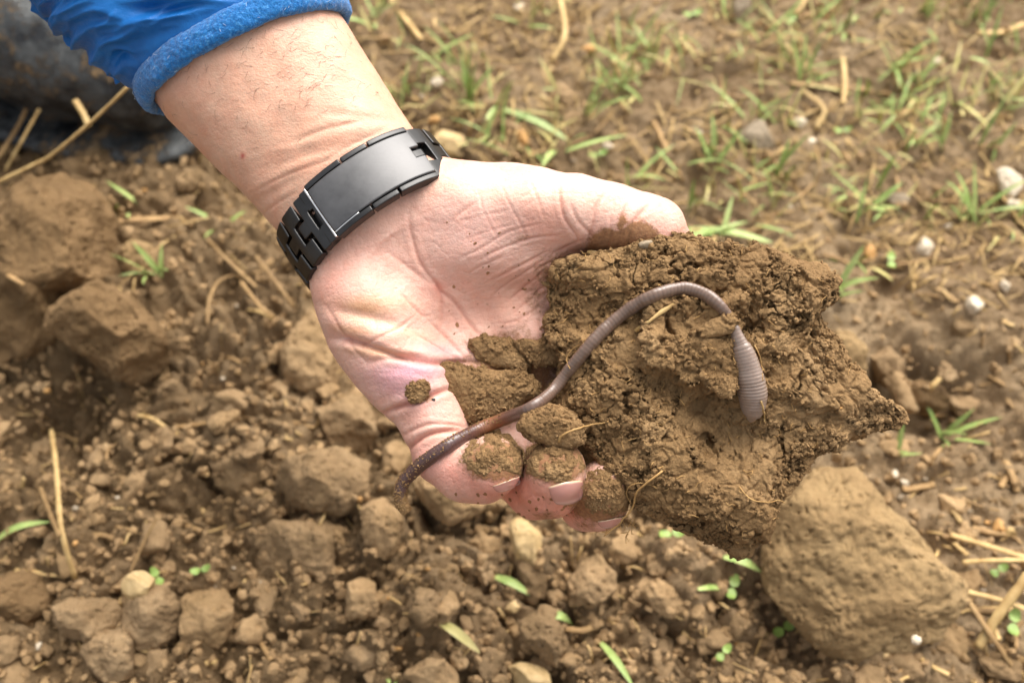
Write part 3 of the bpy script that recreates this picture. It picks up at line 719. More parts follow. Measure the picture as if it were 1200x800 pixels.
# ================================================================ WRISTWATCH BAND
wt = np.array([0.812, 0.584, 0.0]); wax = np.array([0.584, -0.812, 0.27]); wax -= wt * (wax @ wt); wax /= np.linalg.norm(wax); wn_ = np.cross(wt, wax); wn_ *= np.sign(wn_[2])
wc = P(436, 249, -80); WA, WB = 107.0, 73.0
_th = np.linspace(0, 2 * math.pi, 4001); _d = np.hypot(np.diff(WA * np.cos(_th)), np.diff(WB * np.sin(_th))); _s = np.r_[0, np.cumsum(_d)]; PERI = _s[-1]; S90 = PERI / 4
def band(s, w, r):
    """s along the band (0 = nearest the viewer, + towards the thumb side), w across, r outwards"""
    th = np.interp((S90 - np.asarray(s, float)) % PERI, _s, _th)
    nr = np.stack([np.cos(th) / WA, np.sin(th) / WB], -1); nr /= np.linalg.norm(nr, axis=-1)[..., None]
    return wc + (WA * np.cos(th) + nr[..., 0] * r)[..., None] * wt + (WB * np.sin(th) + nr[..., 1] * r)[..., None] * wn_ + np.asarray(w, float)[..., None] * wax
def slab(ss, ws, r0, r1, mask=None, crown=0.0):
    ns, nw = len(ss), len(ws); S, Wd = np.meshgrid(ss, ws, indexing='ij'); wm = (ws[0] + ws[-1]) / 2; hw = (ws[-1] - ws[0]) / 2
    cr = crown * (1 - ((Wd - wm) / hw) ** 2)
    t = band(S.ravel(), Wd.ravel(), (r1 + cr).ravel()); b = band(S.ravel(), Wd.ravel(), np.full(S.size, float(r0)))
    v = np.concatenate([t, b]); n = ns * nw; mk = np.ones((ns - 1, nw - 1), bool) if mask is None else mask; F = []
    idx = lambda i, j: i * nw + j
    for i in range(ns - 1):
        for j in range(nw - 1):
            if not mk[i, j]: continue
            a, b_, c, d = idx(i, j), idx(i + 1, j), idx(i + 1, j + 1), idx(i, j + 1)
            F.append((a, b_, c, d)); F.append((n + a, n + d, n + c, n + b_))
            for (di, dj, e0, e1) in ((-1, 0, d, a), (1, 0, b_, c), (0, -1, a, b_), (0, 1, c, d)):
                ii, jj = i + di, j + dj
                if not (0 <= ii < ns - 1 and 0 <= jj < nw - 1 and mk[ii, jj]): F.append((e1, e0, n + e0, n + e1))
    us = sorted({q for f_ in F for q in f_}); mp = {q: k for k, q in enumerate(us)}
    return v[us], [tuple(mp[q] for q in f_) for f_ in F]
watch = thing('wristwatch', 'dark steel wristwatch band with folding clasp on the inner side of the wrist', 'wristwatch', tuple(to_world(wc)[0]))
def wobj(name, vf, mat, bev=1.3, seg=2, parent=None, smooth=True):
    o = obj(name, vf[0], vf[1], mat, parent or watch, smooth=smooth)
    m = o.modifiers.new('bevel', 'BEVEL'); m.width = bev * U; m.segments = seg; m.limit_method = 'ANGLE'; m.angle_limit = math.radians(40)
    m2 = o.modifiers.new('normals', 'WEIGHTED_NORMAL'); m2.keep_sharp = True
    return o
S0, S1 = -42.0, 90.0     # clasp extent
pitch, HW = 26.5, 38.0
def link(s0, dirn):
    g = 0.9; st = [0, 0.40, 0.42, 1.0 - 0.05, 1.0, 1.40 - 0.05]
    st = np.array([0, 0.2, 0.48, 0.68, 0.87, 1.12, 1.33]) * pitch; ws = np.array([-HW, -HW * .6, -HW * .30, HW * .30, HW * .6, HW])
    mk = np.zeros((6, 5), bool); mk[0:4, :] = True; mk[0:2, 1:4] = False; mk[4:6, 2] = True
    wsx = np.array([-1, -.36, -.24, .24, .36, 1]) * HW; ss = s0 + dirn * st
    # shrink the tab a little so that it runs free in the notch
    v, f = slab(ss, wsx, 0.5, 11.5, mk, 1.6)
    if dirn < 0: f = [q[::-1] for q in f]
    return v, f
for k in range(7): wobj('link', link(S0 - 1 - k * pitch, -1), M['steel'], 2.0, 3)
for k in range(4): wobj('link', link(S1 + 1 + k * pitch, 1), M['steel'], 1.5, 3)
# narrower inner pieces fill the sides between the links so the band has no daylight through it
for k in range(8): wobj('link_pin', slab(np.linspace(S0 - 1 - k * pitch - 6, S0 - 1 - k * pitch + 6, 3), np.array([-HW * .8, 0, HW * .8]), 1.5, 4.5), M['steel'], 0.6, 1)
for k in range(4): wobj('link_pin', slab(np.linspace(S1 + 1 + k * pitch - 6, S1 + 1 + k * pitch + 6, 3), np.array([-HW * .8, 0, HW * .8]), 1.5, 4.5), M['steel'], 0.6, 1)
clasp = bpy.data.objects.new('clasp', None); COL.objects.link(clasp); clasp.parent = watch
ss = np.linspace(S0, S1, 25)
wobj('link_pin', slab(np.linspace(S0 - 16, S0 + 2, 4), np.array([-HW * .8, 0, HW * .8]), 0.2, 3.6), M['steel'], 0.6, 1); wobj('link_pin', slab(np.linspace(S1 - 14, S1 + 18, 6), np.array([-HW * .8, 0, HW * .8]), 0.2, 3.6), M['steel'], 0.6, 1)
wobj('clasp_base', slab(ss, np.array([-35.0, 0, 35.0]), 0.5, 6.0), M['steel'], 1.0, 2, clasp)
ws = np.array([-32.0, -16, -7, 7, 16, 32.0]); mk = np.ones((24, 5), bool); mk[22:, 2] = False; wobj('clasp_catch', slab(np.array([S1 - 12.0, S1 - 4, S1 + 3]), np.array([-5.5, 0, 5.5]), 4, 13.0), M['steel'], 1.5, 3, clasp)
wobj('clasp_cover', slab(ss, ws, 7.2, 15.5, mk, 1.6), M['steel_cover'], 2.2, 3, clasp)
for w0, w1 in ((-40, -32.8), (32.8, 40)):
    for a, b, nm in ((S0, S0 + 48, 'side_rail'), (S0 + 50, S0 + 82, 'push_button'), (S0 + 84, S1, 'side_rail')):
        wobj(nm, slab(np.linspace(a, b, 9), np.array([w0, (w0 + w1) / 2, w1]), 1.0, 15.0 if nm == 'side_rail' else 14.2), M['steel'], 1.4, 2, clasp)
wobj('polished_edge', slab(np.array([S0 - 2.6, S0 - 0.2]), np.array([-37.0, -15, 0, 15, 37.0]), 6, 14.6), M['edge'], 0.7, 2, clasp)
wobj('polished_edge', slab(np.linspace(S0, S0 + 34, 8), np.array([31.6, 33.2]), 12.2, 15.2), M['edge'], 0.3, 1, clasp)
wobj('clasp_lug', slab(np.array([S0 - 12, S0 - 7.0, S0 - 2.6]), np.array([-38.0, -12, 12, 38.0]), 0.5, 12.5, np.array([[1, 0, 1], [1, 1, 1]], bool)), M['steel'], 1.4, 3, clasp)

# ================================================================ THE HELD CLOD
OUT = [(640, 318), (650, 306), (672, 301), (700, 298), (716, 291), (738, 292), (757, 283), (780, 279), (803, 277), (822, 282), (850, 286), (868, 293), (892, 292), (915, 300), (940, 307), (965, 314), (981, 328), (978, 341),
       (962, 352), (955, 368), (961, 384), (976, 397), (984, 412), (992, 428), (1006, 444), (1022, 459), (1044, 471), (1060, 488), (1054, 501), (1030, 505), (1004, 512), (984, 520), (962, 529), (946, 545), (932, 568), (914, 586),
       (904, 600), (901, 618), (890, 640), (878, 651), (858, 645), (832, 636), (800, 621), (770, 606), (748, 592), (733, 578), (722, 562), (702, 548), (690, 533), (681, 518), (668, 502), (655, 486), (645, 470), (650, 450), (660, 430), (656, 412), (646, 398), (638, 380), (646, 362), (642, 340)]
def seg_side(x, y, x0, y0, x1, y1):
    """signed distance (px) to the line, positive on its right hand in the photo"""
    L = math.hypot(x1 - x0, y1 - y0); return ((x - x0) * (y1 - y0) - (y - y0) * (x1 - x0)) / -L
def clod_top(x, y):
    g = lambda cx, cy, rx, ry, a=0: np.exp(-((((x - cx) * math.cos(math.radians(a)) + (y - cy) * math.sin(math.radians(a))) / rx) ** 2 + ((-(x - cx) * math.sin(math.radians(a)) + (y - cy) * math.cos(math.radians(a))) / ry) ** 2))
    wx = np.stack([x / 30, y / 30, x * 0], 1); wo = 8 * fbm(wx, 3, 301); x = x + wo; y = y + 8 * fbm(wx, 3, 302)
    t = 18 * g(790, 320, 110, 34, 5) + 16 * g(900, 340, 70, 60)
    # the raised block below the worm, with its undercut lower face
    blk = sstep(0, 8, x - 735 + 0.15 * (y - 400)) * sstep(0, 10, 862 - x) * sstep(-6, 6, y - 352) * (1 - sstep(0, 14, y - (452 - 0.42 * np.abs(x - 820))))
    t += 24 * blk
    t += 10 * g(720, 430, 40, 60) + 14 * g(930, 430, 60, 90, 20) - 22 * g(866, 400, 10, 50, 8) - 20 * g(838, 500, 36, 30) - 12 * g(880, 505, 34, 18)
    t -= 16 * g(716, 520, 26, 26) + 12 * g(655, 455, 22, 30)
    t += 12 * g(800, 560, 90, 60, 20) - 10 * sstep(0, 30, seg_side(x, y, 770, 430, 700, 560)) * 0
    t += 6 * sstep(-4, 4, seg_side(x, y, 760, 470, 900, 600)) - 12 * sstep(0, 10, x - 905 + 0.1 * (y - 400)) * sstep(0, 20, y - 470)
    t -= 26 * g(1030, 488, 40, 30) * 0.4
    t -= 30 * sstep(0, 26, y - (572 + (x - 746) * 0.33)) * sstep(690, 740, x)              # the lower side turns away underneath
    t -= 20 * (1 - sstep(650, 705, x)) * sstep(322, 345, y)
    t += 9 * sstep(-3, 3, seg_side(x, y, 905, 380, 1010, 520)) * sstep(380, 400, y) - 10 * sstep(-4, 4, seg_side(x, y, 735, 300, 720, 380)) * (1 - sstep(370, 400, y)) * (x < 760)
    t += 12 * g(700, 335, 34, 22) + 9 * g(770, 520, 46, 30) - 12 * g(815, 475, 16, 12) + 8 * g(640 + 300, 350, 30, 20)
    return t
cv, cf = disc_blob(OUT, -24, 36, 52, 430, clod_top, 0.32, (830, 450))
cn = vnormals(cv, cf)
if (cn[:, 2] * (cv[:, 2] - cv[:, 2].mean())).sum() < 0: cf = cf[:, ::-1].copy(); cn = -cn
cv = soil_disp(cv, cn, 0.85, 0.9, 3); cv = smooth_mesh(cv, cf, 1); cn = vnormals(cv, cf)
ck = np.minimum(np.abs(perlin(cv / 42, 811) + 0.12 * fbm(cv / 9, 2, 812)), np.abs(perlin(cv / 30, 813) + 0.12 * fbm(cv / 8, 2, 814)) * 1.6)
cv = cv - cn * (9 * np.exp(-(ck / 0.030) ** 2) * sstep(-0.1, 0.4, perlin(cv / 60, 815)) + 11 * sstep(0.42, 0.6, perlin(cv / 17, 816)) * sstep(0, 0.4, perlin(cv / 70, 817)))[:, None]
cn = vnormals(cv, cf); cv = soil_disp_fine(cv, cn, 1.2, 1.0, 9)
cn = vnormals(cv, cf)
clod = thing('soil_clod', 'large jagged clod of moist brown soil held in the open hand, earthworm on it', 'soil clod', tuple(to_world(P(830, 450, -80))[0]))
obj('clod_body', cv, cf, M['clod'], clod)
clod_bvh = BVHTree.FromPolygons(cv.tolist(), cf.tolist()); BV.append(clod_bvh)
def crumbs_on(v, n, cnt, smin, smax, seed, mat, parent, front=True):
    cnt = int(cnt * 1.8)
    r = np.random.RandomState(seed); m = np.where(n[:, 2] > -0.5)[0]; i = m[r.randint(len(m), size=cnt)]
    act = fbm(v[i] / 34, 2, 17); keep = act > -0.05; i = i[keep]
    s = smin + (smax - smin) * r.rand(len(i)) ** 3; a, b = scatter_mesh(v[i] + n[i] * (s * 0.25)[:, None], s, CR1 if smax > 4 else SEED_P)
    return obj('crumbs', a, b, mat, parent, smooth=False, kind='stuff')
crumbs_on(cv, cn, 9000, 0.6, 3.8, 5, M['clod'], clod)
print('clod', round(time.time() - T0, 1))

# smaller lumps lying on the palm and stuck to the fingertips
def lump(name, label, cat, poly, h, front, back, N=90, seed=1, amp=0.45, mat='clump', top=None, pw=0.6, crumbs=500, group=None, fine=1.0):
    cx = sum(p[0] for p in poly) / len(poly); cy = sum(p[1] for p in poly) / len(poly)
    v, f = disc_blob(poly, h, front, back, N, top, pw)
    n = vnormals(v, f)
    if (n[:, 2] * (v[:, 2] - v[:, 2].mean())).sum() < 0: f = f[:, ::-1].copy(); n = -n
    v = soil_disp(v, n, amp, 0.55, seed, False); n = vnormals(v, f); v = soil_disp_fine(v, n, fine, 0.85, seed + 30); n = vnormals(v, f)
    t = thing(name, label, cat, tuple(to_world(P(cx, cy, h - back * 0.6))[0]), group)
    obj('lump', v, f, M[mat], t); BV.append(BVHTree.FromPolygons(v.tolist(), f.tolist()))
    if crumbs: crumbs_on(v, n, crumbs, 0.6, 2.6, seed, M[mat], t)
    return t
def hh(x, y, d=-40):
    r = hit(x, y, [hand_bvh]); return r[0][2] if r is not None else d
lump('soil_lump', 'small olive-brown soil lump on the palm, highest of the loose ones', 'soil lump', [(551, 398), (566, 393), (584, 396), (600, 399), (612, 410), (622, 428), (616, 437), (596, 434), (578, 430), (560, 418), (550, 408)], hh(580, 415), 16, 14, 100, 5)
lump('soil_lump', 'dark soil lump joining the palm to the left edge of the big clod', 'soil lump', [(600, 400), (614, 396), (630, 398), (646, 392), (668, 380), (672, 410), (662, 430), (640, 428), (626, 426), (610, 414)], hh(630, 410) + 4, 14, 20, 100, 8)
lump('soil_lump', 'widest loose soil lump on the palm, just above the worm and the little finger', 'soil lump', [(505, 430), (516, 424), (532, 425), (548, 430), (566, 429), (584, 434), (606, 434), (624, 440), (636, 452), (634, 462), (616, 470), (600, 482), (580, 490), (560, 497), (545, 497), (532, 484), (526, 470), (514, 456)], hh(560, 460) + 2, 22, 20, 150, 12, crumbs=1200)
lump('soil_crumb', 'tiny olive soil crumb alone on the palm above the little finger', 'soil crumb', [(475, 452), (484, 447), (497, 446), (503, 452), (502, 464), (494, 471), (482, 471), (476, 463)], hh(489, 459) + 1, 7, 7, 60, 15, 0.3, crumbs=200)
lump('soil_lump', 'soil lump wedged under the worm above the ring fingertip', 'soil lump', [(612, 486), (626, 478), (642, 472), (660, 476), (676, 486), (684, 500), (684, 520), (668, 526), (640, 520), (616, 512), (606, 498)], hh(650, 520, -20) - 2, 20, 26, 110, 21, crumbs=700)
lump('soil_lump', 'dark soil lump between the ring and middle fingertips and the clod', 'soil lump', [(676, 505), (700, 515), (716, 540), (735, 560), (738, 590), (712, 580), (690, 552), (676, 530)], -28, 14, 26, 90, 24, crumbs=400)
def cap(label, poly, seed, th=5.0, N=100):
    """crust of soil that follows the fingertip it sticks to"""
    pts = np.array(poly, float); c = pts.mean(0); pts = c + (pts - c) * np.array([1.10, 1.14]) + [0, -2.5]; V = []; g = np.linspace(0, 1, N // 2); A = 150
    ang = np.arctan2(pts[:, 1] - c[1], pts[:, 0] - c[0]); o = np.argsort(ang); ang = ang[o]; rad = np.hypot(*(pts - c).T)[o]
    th_ = np.arange(A) * 2 * math.pi / A - math.pi; R = np.interp(th_, np.r_[ang[-1] - 2 * math.pi, ang, ang[0] + 2 * math.pi], np.r_[rad[-1], rad, rad[0]])
    R = R * (1 + 0.16 * fbm(np.stack([np.cos(th_) * 3, np.sin(th_) * 3, th_ * 0 + seed], 1), 3, seed))
    last = None
    for t in g:
        for k in range(A):
            x, y = c[0] + math.cos(th_[k]) * R[k] * t, c[1] + math.sin(th_[k]) * R[k] * t
            r = hit(x, y, [hand_bvh])
            if r is None or (last is not None and abs(r[0][2] - last[0][2]) > 40): r = last
            last = r; V.append(np.r_[r[0], r[1], t])
    V = np.array(V); p, n, t = V[:, :3], V[:, 3:6], V[:, 6]
    lift = 0.62 * th * np.clip(1 - t ** 2.5, 0, 1) * (0.55 + 1.1 * fbm(p / 14, 3, seed)) - 0.6 * t ** 4
    f1, f2, cc = worley(p / 6, seed); lift += 2.4 * (np.sqrt(np.clip(1 - (f1 / .8) ** 2, 0, 1)) * (.3 + cc) - .4) * sstep(-0.3, 0.4, fbm(p / 22, 2, seed + 4)) + 0.9 * fbm(p / 3.5, 2, seed)
    v = p + n * lift[:, None]; m = len(g); i = np.arange(m - 1)[:, None] * A; j = np.arange(A)[None]; k = (j + 1) % A
    f = np.stack([i + j, i + n.shape[0] * 0 + k, i + A + k, i + A + j], -1).reshape(-1, 4)[:, ::-1]
    nn = vnormals(v, f)
    if nn[:, 2].mean() < 0: f = f[:, ::-1].copy(); nn = -nn
    tt = thing('soil_crust', label, 'soil crust', tuple(to_world(V[0, :3])[0])); obj('crust', v, f, M['clump'], tt)
    mid = t < 0.95; crumbs_on(v[mid], nn[mid], 260, 0.5, 2.2, seed, M['clump'], tt); BV.append(BVHTree.FromPolygons(v.tolist(), f.tolist()))
cap('crumbly soil crust stuck on the little fingertip', [(541, 538), (548, 524), (560, 515), (576, 511), (594, 515), (606, 524), (613, 540), (608, 556), (592, 552), (578, 552), (566, 558), (552, 552)], 41)
cap('rounded soil crust stuck on the ring fingertip, pale nail below it', [(617, 545), (622, 530), (634, 521), (650, 516), (666, 520), (678, 530), (684, 545), (680, 554), (664, 564), (648, 566), (632, 560), (620, 556)], 43, 5.5)
cap('dark soil crust over the middle fingertip, lowest of the three', [(680, 576), (686, 562), (700, 553), (716, 553), (730, 560), (736, 574), (734, 592), (724, 602), (708, 604), (692, 600), (684, 590)], 47, 5)
print('lumps', round(time.time() - T0, 1))

# ================================================================ EARTHWORM
WP = [(477, 599, 7.5), (471, 590, 9), (469, 578, 9.5), (473, 565, 9.8), (484, 552, 10), (500, 539, 10.2), (522, 524, 10.3), (545, 511, 10.3), (570, 499, 10), (595, 489, 9.6), (618, 480, 9.2), (636, 468, 8.6), (650, 455, 8.4), (664, 437, 8.8), (678, 420, 9.2), (695, 400, 9.4), (714, 381, 9.5),
      (735, 364, 9.6), (758, 350, 9.6), (782, 341, 9.6), (803, 338, 9.4), (822, 343, 9.3), (838, 353, 9.2), (850, 366, 8.0), (859, 381, 7.4), (865, 396, 9), (871, 412, 13), (876, 430, 15.5), (880, 448, 17.5), (882, 464, 17.5), (882, 478, 14.5), (881, 487, 10), (880, 492, 5), (880, 494.5, 1)]
wp = resample(np.array([(a, b, 0, r) for a, b, r in WP], float), 900)
hs = []
for q in wp[::6]:
    b = [hit(q[0] + dx, q[1] + dy) for dx, dy in ((0, 0), (5, 5), (-5, -5))]; b = [t[0][2] for t in b if t is not None]
    hs.append(max(b) if b else np.nan)
hs = np.array(hs); hs[np.isnan(hs)] = -20; hs[:5] = hs[6] - 8
for _ in range(3): hs = np.maximum(np.convolve(np.pad(hs, 4, 'edge'), np.ones(9) / 9, 'valid'), hs * 0.35 + 0.65 * np.convolve(np.pad(hs, 4, 'edge'), np.ones(9) / 9, 'valid'))
hz = np.interp(np.arange(len(wp)), np.arange(len(wp))[::6], hs)
sq = np.where(wp[:, 3] > 10.6, 0.72, 0.95)
hz = hz + wp[:, 3] * 0.55
t_lip = np.exp(-((np.arange(len(wp)) / len(wp) - 0.80) / 0.014) ** 2); hz = hz - 5 * t_lip
path = np.array([P(a, b, h) for (a, b, _, _), h in zip(wp, hz)])
path[:, 2] = np.convolve(np.pad(path[:, 2], 10, 'edge'), np.ones(21) / 21, 'valid')
arcl = np.r_[0, np.cumsum(np.linalg.norm(np.diff(path, axis=0), axis=1))]
ph = np.cumsum(np.gradient(arcl) / np.interp(arcl / arcl[-1], [0, 0.1, 0.6, 0.8, 0.9, 1], [3.2, 3.6, 4.6, 4.6, 3.9, 3.2]))
groove = np.abs(np.sin(ph * math.pi)) ** 0.45
rad = wp[:, 3] * np.where(wp[:, 3] < 10.9, 0.85, 0.98) * (0.95 + 0.055 * groove * (0.7 + 0.6 * perlin(np.stack([arcl / 25, arcl * 0, arcl * 0], 1), 14))) + 0.8 * perlin(np.stack([arcl / 14, arcl * 0, arcl * 0], 1), 4)
sides = 28; path_v, path_f = tube(path, rad, sides, 0.82)
tt = np.repeat(arcl / arcl[-1], sides); gg = np.repeat(groove, sides)
cA, cB, cC = np.array(lin(84, 58, 54)[:3]), np.array(lin(124, 101, 86)[:3]), np.array(lin(144, 125, 112)[:3])
w1 = sstep(0.25, 0.45, tt)[:, None]; w2 = sstep(0.80, 0.86, tt)[:, None]
wcol = (cA * (1 - w1) + cB * w1) * (1 - w2) + cC * w2
wcol = wcol * (0.72 + 0.33 * gg)[:, None]
up = np.tile(np.sin(np.arange(sides) * 2 * math.pi / sides), len(path))
side_dark = 1 - 0.18 * np.clip(1 - np.abs(tt - 0.55) * 3, 0, 1); wcol *= side_dark[:, None]
red = np.exp(-((tt - 0.27) / 0.035) ** 2)[:, None]; wcol = wcol * (1 - 0.6 * red) + np.array(lin(176, 118, 78)[:3]) * 0.6 * red
al = np.clip(0.42 * np.exp(-(tt / 0.03) ** 2) + 0.30 * (1 - sstep(0.18, 0.34, tt)), 0, 0.72)
wcol = np.concatenate([wcol, al[:, None]], 1); wcol = np.concatenate([wcol, wcol[:1], wcol[-1:]])
worm = thing('earthworm', 'long greyish-mauve earthworm lying across the clod and the fingers', 'earthworm', tuple(to_world(path[430])[0]))
wo = obj('worm_body', path_v, path_f, M['worm'], worm); vcol(wo, wcol)
BV.append(BVHTree.FromPolygons(path_v.tolist(), path_f))
# soil grains sticking to the tail of the worm
sel = np.where((tt < 0.30))[0]; r = np.random.RandomState(3)
ax_c = np.repeat(path, sides, 0); nrm = path_v[:len(ax_c)] - ax_c; nrm /= np.maximum(np.linalg.norm(nrm, axis=1), 1e-6)[:, None]
pr_ = np.exp(-tt[sel] / 0.03) * 2.5 + 0.35 * (nrm[sel] @ np.array([-0.5, 0.7, 0.5]) > 0.3); pr_ /= pr_.sum()
sel = r.choice(sel, 1500, p=pr_); s_ = 0.5 + 1.7 * r.rand(1500) ** 2.5
a, b = scatter_mesh(path_v[sel] - nrm[sel] * 0.15, s_, SEED_P); obj('soil_grains', a, b, M['clump'], worm, smooth=False, kind='stuff')
# the lip of soil that bridges the worm
lump('soil_flake', 'small broken flake of soil bridging the worm just above its thick end', 'soil flake', [(815, 388), (833, 374), (848, 369), (862, 368), (866, 377), (862, 387), (846, 393), (826, 397)], hit(850, 374)[0][2] - 1, 9, 16, 60, 51, 0.3, 'clod', crumbs=150)
lump('soil_crumb', 'pale soil crumb touching the left side of the worm\'s thick end', 'soil crumb', [(840, 444), (850, 438), (862, 442), (864, 454), (856, 466), (844, 466), (837, 456)], hit(850, 452)[0][2], 10, 10, 60, 57, 0.3, 'clod', crumbs=150)

# ================================================================ ROOTS, FIBRES, GRIT ON THE CLOD
def fibre(name, label, cat, pts, r0, r1, mat, parent=None, lift=1.0, snap=True, n=26, wig=1.2, seed=0):
    q = resample(np.array([(p[0], p[1], 0, (p[2] if len(p) > 2 else lift)) for p in pts], float), n); w = perlin(np.stack([np.arange(n) / 5.0, np.zeros(n), np.zeros(n) + seed * 3.7], 1), 8) * wig
    V = []; last = -20.0
    for k, a in enumerate(q):
        h = hit(a[0], a[1] + w[k]) if snap else None
        z = (h[0][2] if h is not None else last); last = 0.5 * last + 0.5 * z if k else z; V.append(P(a[0], a[1] + w[k], max(last, z - 1) + a[3]))
    V = np.array(V); V[:, 2] = np.convolve(np.pad(V[:, 2], 2, 'edge'), np.ones(5) / 5, 'valid')
    v, f = tube(V, np.linspace(r0, r1, n), 6)
    if parent is not None: return obj(name, v, f, M[mat], parent)
    o = obj(name, v, f, M[mat]); return tag(o, label, cat)
fibre('root', 'pale tan root arching above the ring fingertip', 'root', [(655, 518, 1), (657, 512, 5), (668, 506, 7), (686, 499, 6), (700, 496, 4), (713, 494, 1)], 1.5, 1.0, 'root', seed=1)
fibre('root', 'long tan root running down beside the middle fingertip', 'root', [(776, 551, 1), (764, 561, 5), (748, 574, 5), (742, 590, 5), (736, 602, 5), (722, 616, 6), (708, 628, 4)], 1.3, 1.0, 'root', seed=2)
fibre('root', 'thin curly root looped by the middle fingertip', 'root', [(770, 572, 2), (756, 566, 4), (740, 568, 4), (734, 578, 4), (740, 590, 3)], 0.9, 0.5, 'root', seed=3)
fibre('root', 'short pale root hooked beside the blunt end of the worm', 'root', [(892, 470, 2), (895, 482, 4), (896, 494, 3)], 1.2, 0.9, 'straw', seed=4)
fibre('root', 'thin golden root on the lower middle of the clod', 'root', [(866, 570, 1), (880, 584, 3), (894, 588, 3), (912, 586, 3), (920, 590, 1)], 0.9, 0.5, 'root', seed=5)
fibre('root', 'fine pale root down the right side of the worm\'s thick end', 'root', [(884, 404, 1), (890, 416, 3), (893, 432, 2), (894, 446, 1)], 0.9, 0.5, 'root', seed=6)
fibre('root', 'fine root curving above the worm below the palm', 'root', [(668, 432, 1), (664, 420, 4), (672, 408, 4), (684, 402, 2)], 0.7, 0.4, 'root', seed=7)
q = resample(np.array([(744, 388, 0), (760, 377, 0), (774, 366, 0), (790, 356, 0)], float), 12); V = []
for k, a in enumerate(q):
    for s_ in (-1, 1):
        x, y = a[0] + s_ * 0.6 * (2.2 + math.sin(k) * .6), a[1] + s_ * 0.8 * (2.2 + math.sin(k) * .6); h = hit(x, y); V.append(P(x, y, h[0][2] + 2.0))
V = np.array(V); V[:, 2] = np.convolve(np.pad(V[:, 2], 3, 'edge'), np.ones(7) / 7, 'valid') + 1; n_ = len(V); V = np.concatenate([V, V - [0, 0, 1.2]])
F = [(2 * k, 2 * k + 2, 2 * k + 3, 2 * k + 1) for k in range(11)] + [(n_ + 2 * k, n_ + 2 * k + 1, n_ + 2 * k + 3, n_ + 2 * k + 2) for k in range(11)] + [(2 * k, n_ + 2 * k, n_ + 2 * k + 2, 2 * k + 2) for k in range(11)] + [(2 * k + 1, 2 * k + 3, n_ + 2 * k + 3, n_ + 2 * k + 1) for k in range(11)]
tag(obj('straw_flake', V, F, M['straw']), 'flat flake of pale straw stuck just below the curve of the worm', 'straw')
parts = []; r = np.random.RandomState(23)
for _ in range(230):
    x, y = r.uniform(650, 1040), r.uniform(285, 640); h = hit(x, y, [clod_bvh])
    if h is None: continue
    a = r.uniform(0, 6.28); L = r.uniform(4, 15); pts = []
    for k in range(6):
        hq = hit(x, y, [clod_bvh]); z = hq[0][2] if hq is not None else h[0][2]; pts.append(P(x, y, z + 0.5 + 1.6 * math.sin(k * .6) + r.uniform(0, .6))); x += math.cos(a) * L / 5; y += math.sin(a) * L / 5; a += r.normal(0, 0.5)
    pts = np.array(pts); pts[:, 2] = np.clip(pts[:, 2], pts[:, 2].mean() - 4, pts[:, 2].mean() + 4); parts.append(tube(pts, np.linspace(0.55, 0.25, 6) * r.uniform(.6, 1.2), 4, cap=False))
for _ in range(60):                                                  # frayed bits hanging at the middle fingertip
    x, y = r.uniform(690, 745), r.uniform(600, 628); a = r.uniform(0, 6.28); pts = [P(x, y, -30 + r.uniform(-6, 12))]
    for k in range(4): a += r.normal(0, .6); pts.append(pts[-1] + np.array([math.cos(a), math.sin(a), r.normal(0, .4)]) * r.uniform(2, 4))
    pts = np.array(pts)
    if hit(x, y, [hand_bvh]) is None and (x < 735 and y > 622 - (x - 700) * .4): continue
    parts.append(tube(pts, 0.5, 4, cap=False))
v, f = join(parts); obj('rootlets', v, f, M['root'], clod, kind='stuff')
def pebble(label, px, py, r, mat, world=None, name='pebble', cat='pebble', sq=0.7, group=None, seed=0, rot=0.0):
    v, f = ico(2); v = v * (1 + 0.38 * fbm(v * 1.1 + seed * 3.1, 3, seed))[:, None]
    for _ in range(4): a = RNG.normal(size=3); a /= np.linalg.norm(a); t_ = v @ a; v = v - np.clip(t_ - 0.6, 0, None)[:, None] * a * .85
    c = Euler((RNG.uniform(-.3, .3), RNG.uniform(-.3, .3), rot)); v = (v * np.array([1, 0.75, sq])) @ np.array(c.to_matrix()).T * r
    if world is None: h = hit(px, py); return tag(obj(name, v + (h[0] + h[1] * r * .15), f, M[mat]), label, cat, group)
    return tag(obj(name, v + world, f, M[mat], local=False), label, cat, group)
pebble('small blue-grey pebble set in the top edge of the clod below the thumb', 757, 287, 8.5, 'grey_stone', seed=3)
pebble('tiny orange grain in the right part of the clod', 985, 478, 2.4, 'orange_stone', name='grain', cat='grain', seed=5)
pebble('tiny dark soil grain on the base of the little finger', 508, 468.5, 2.2, 'sole', name='grain', cat='grain', seed=6)
print('worm', round(time.time() - T0, 1))

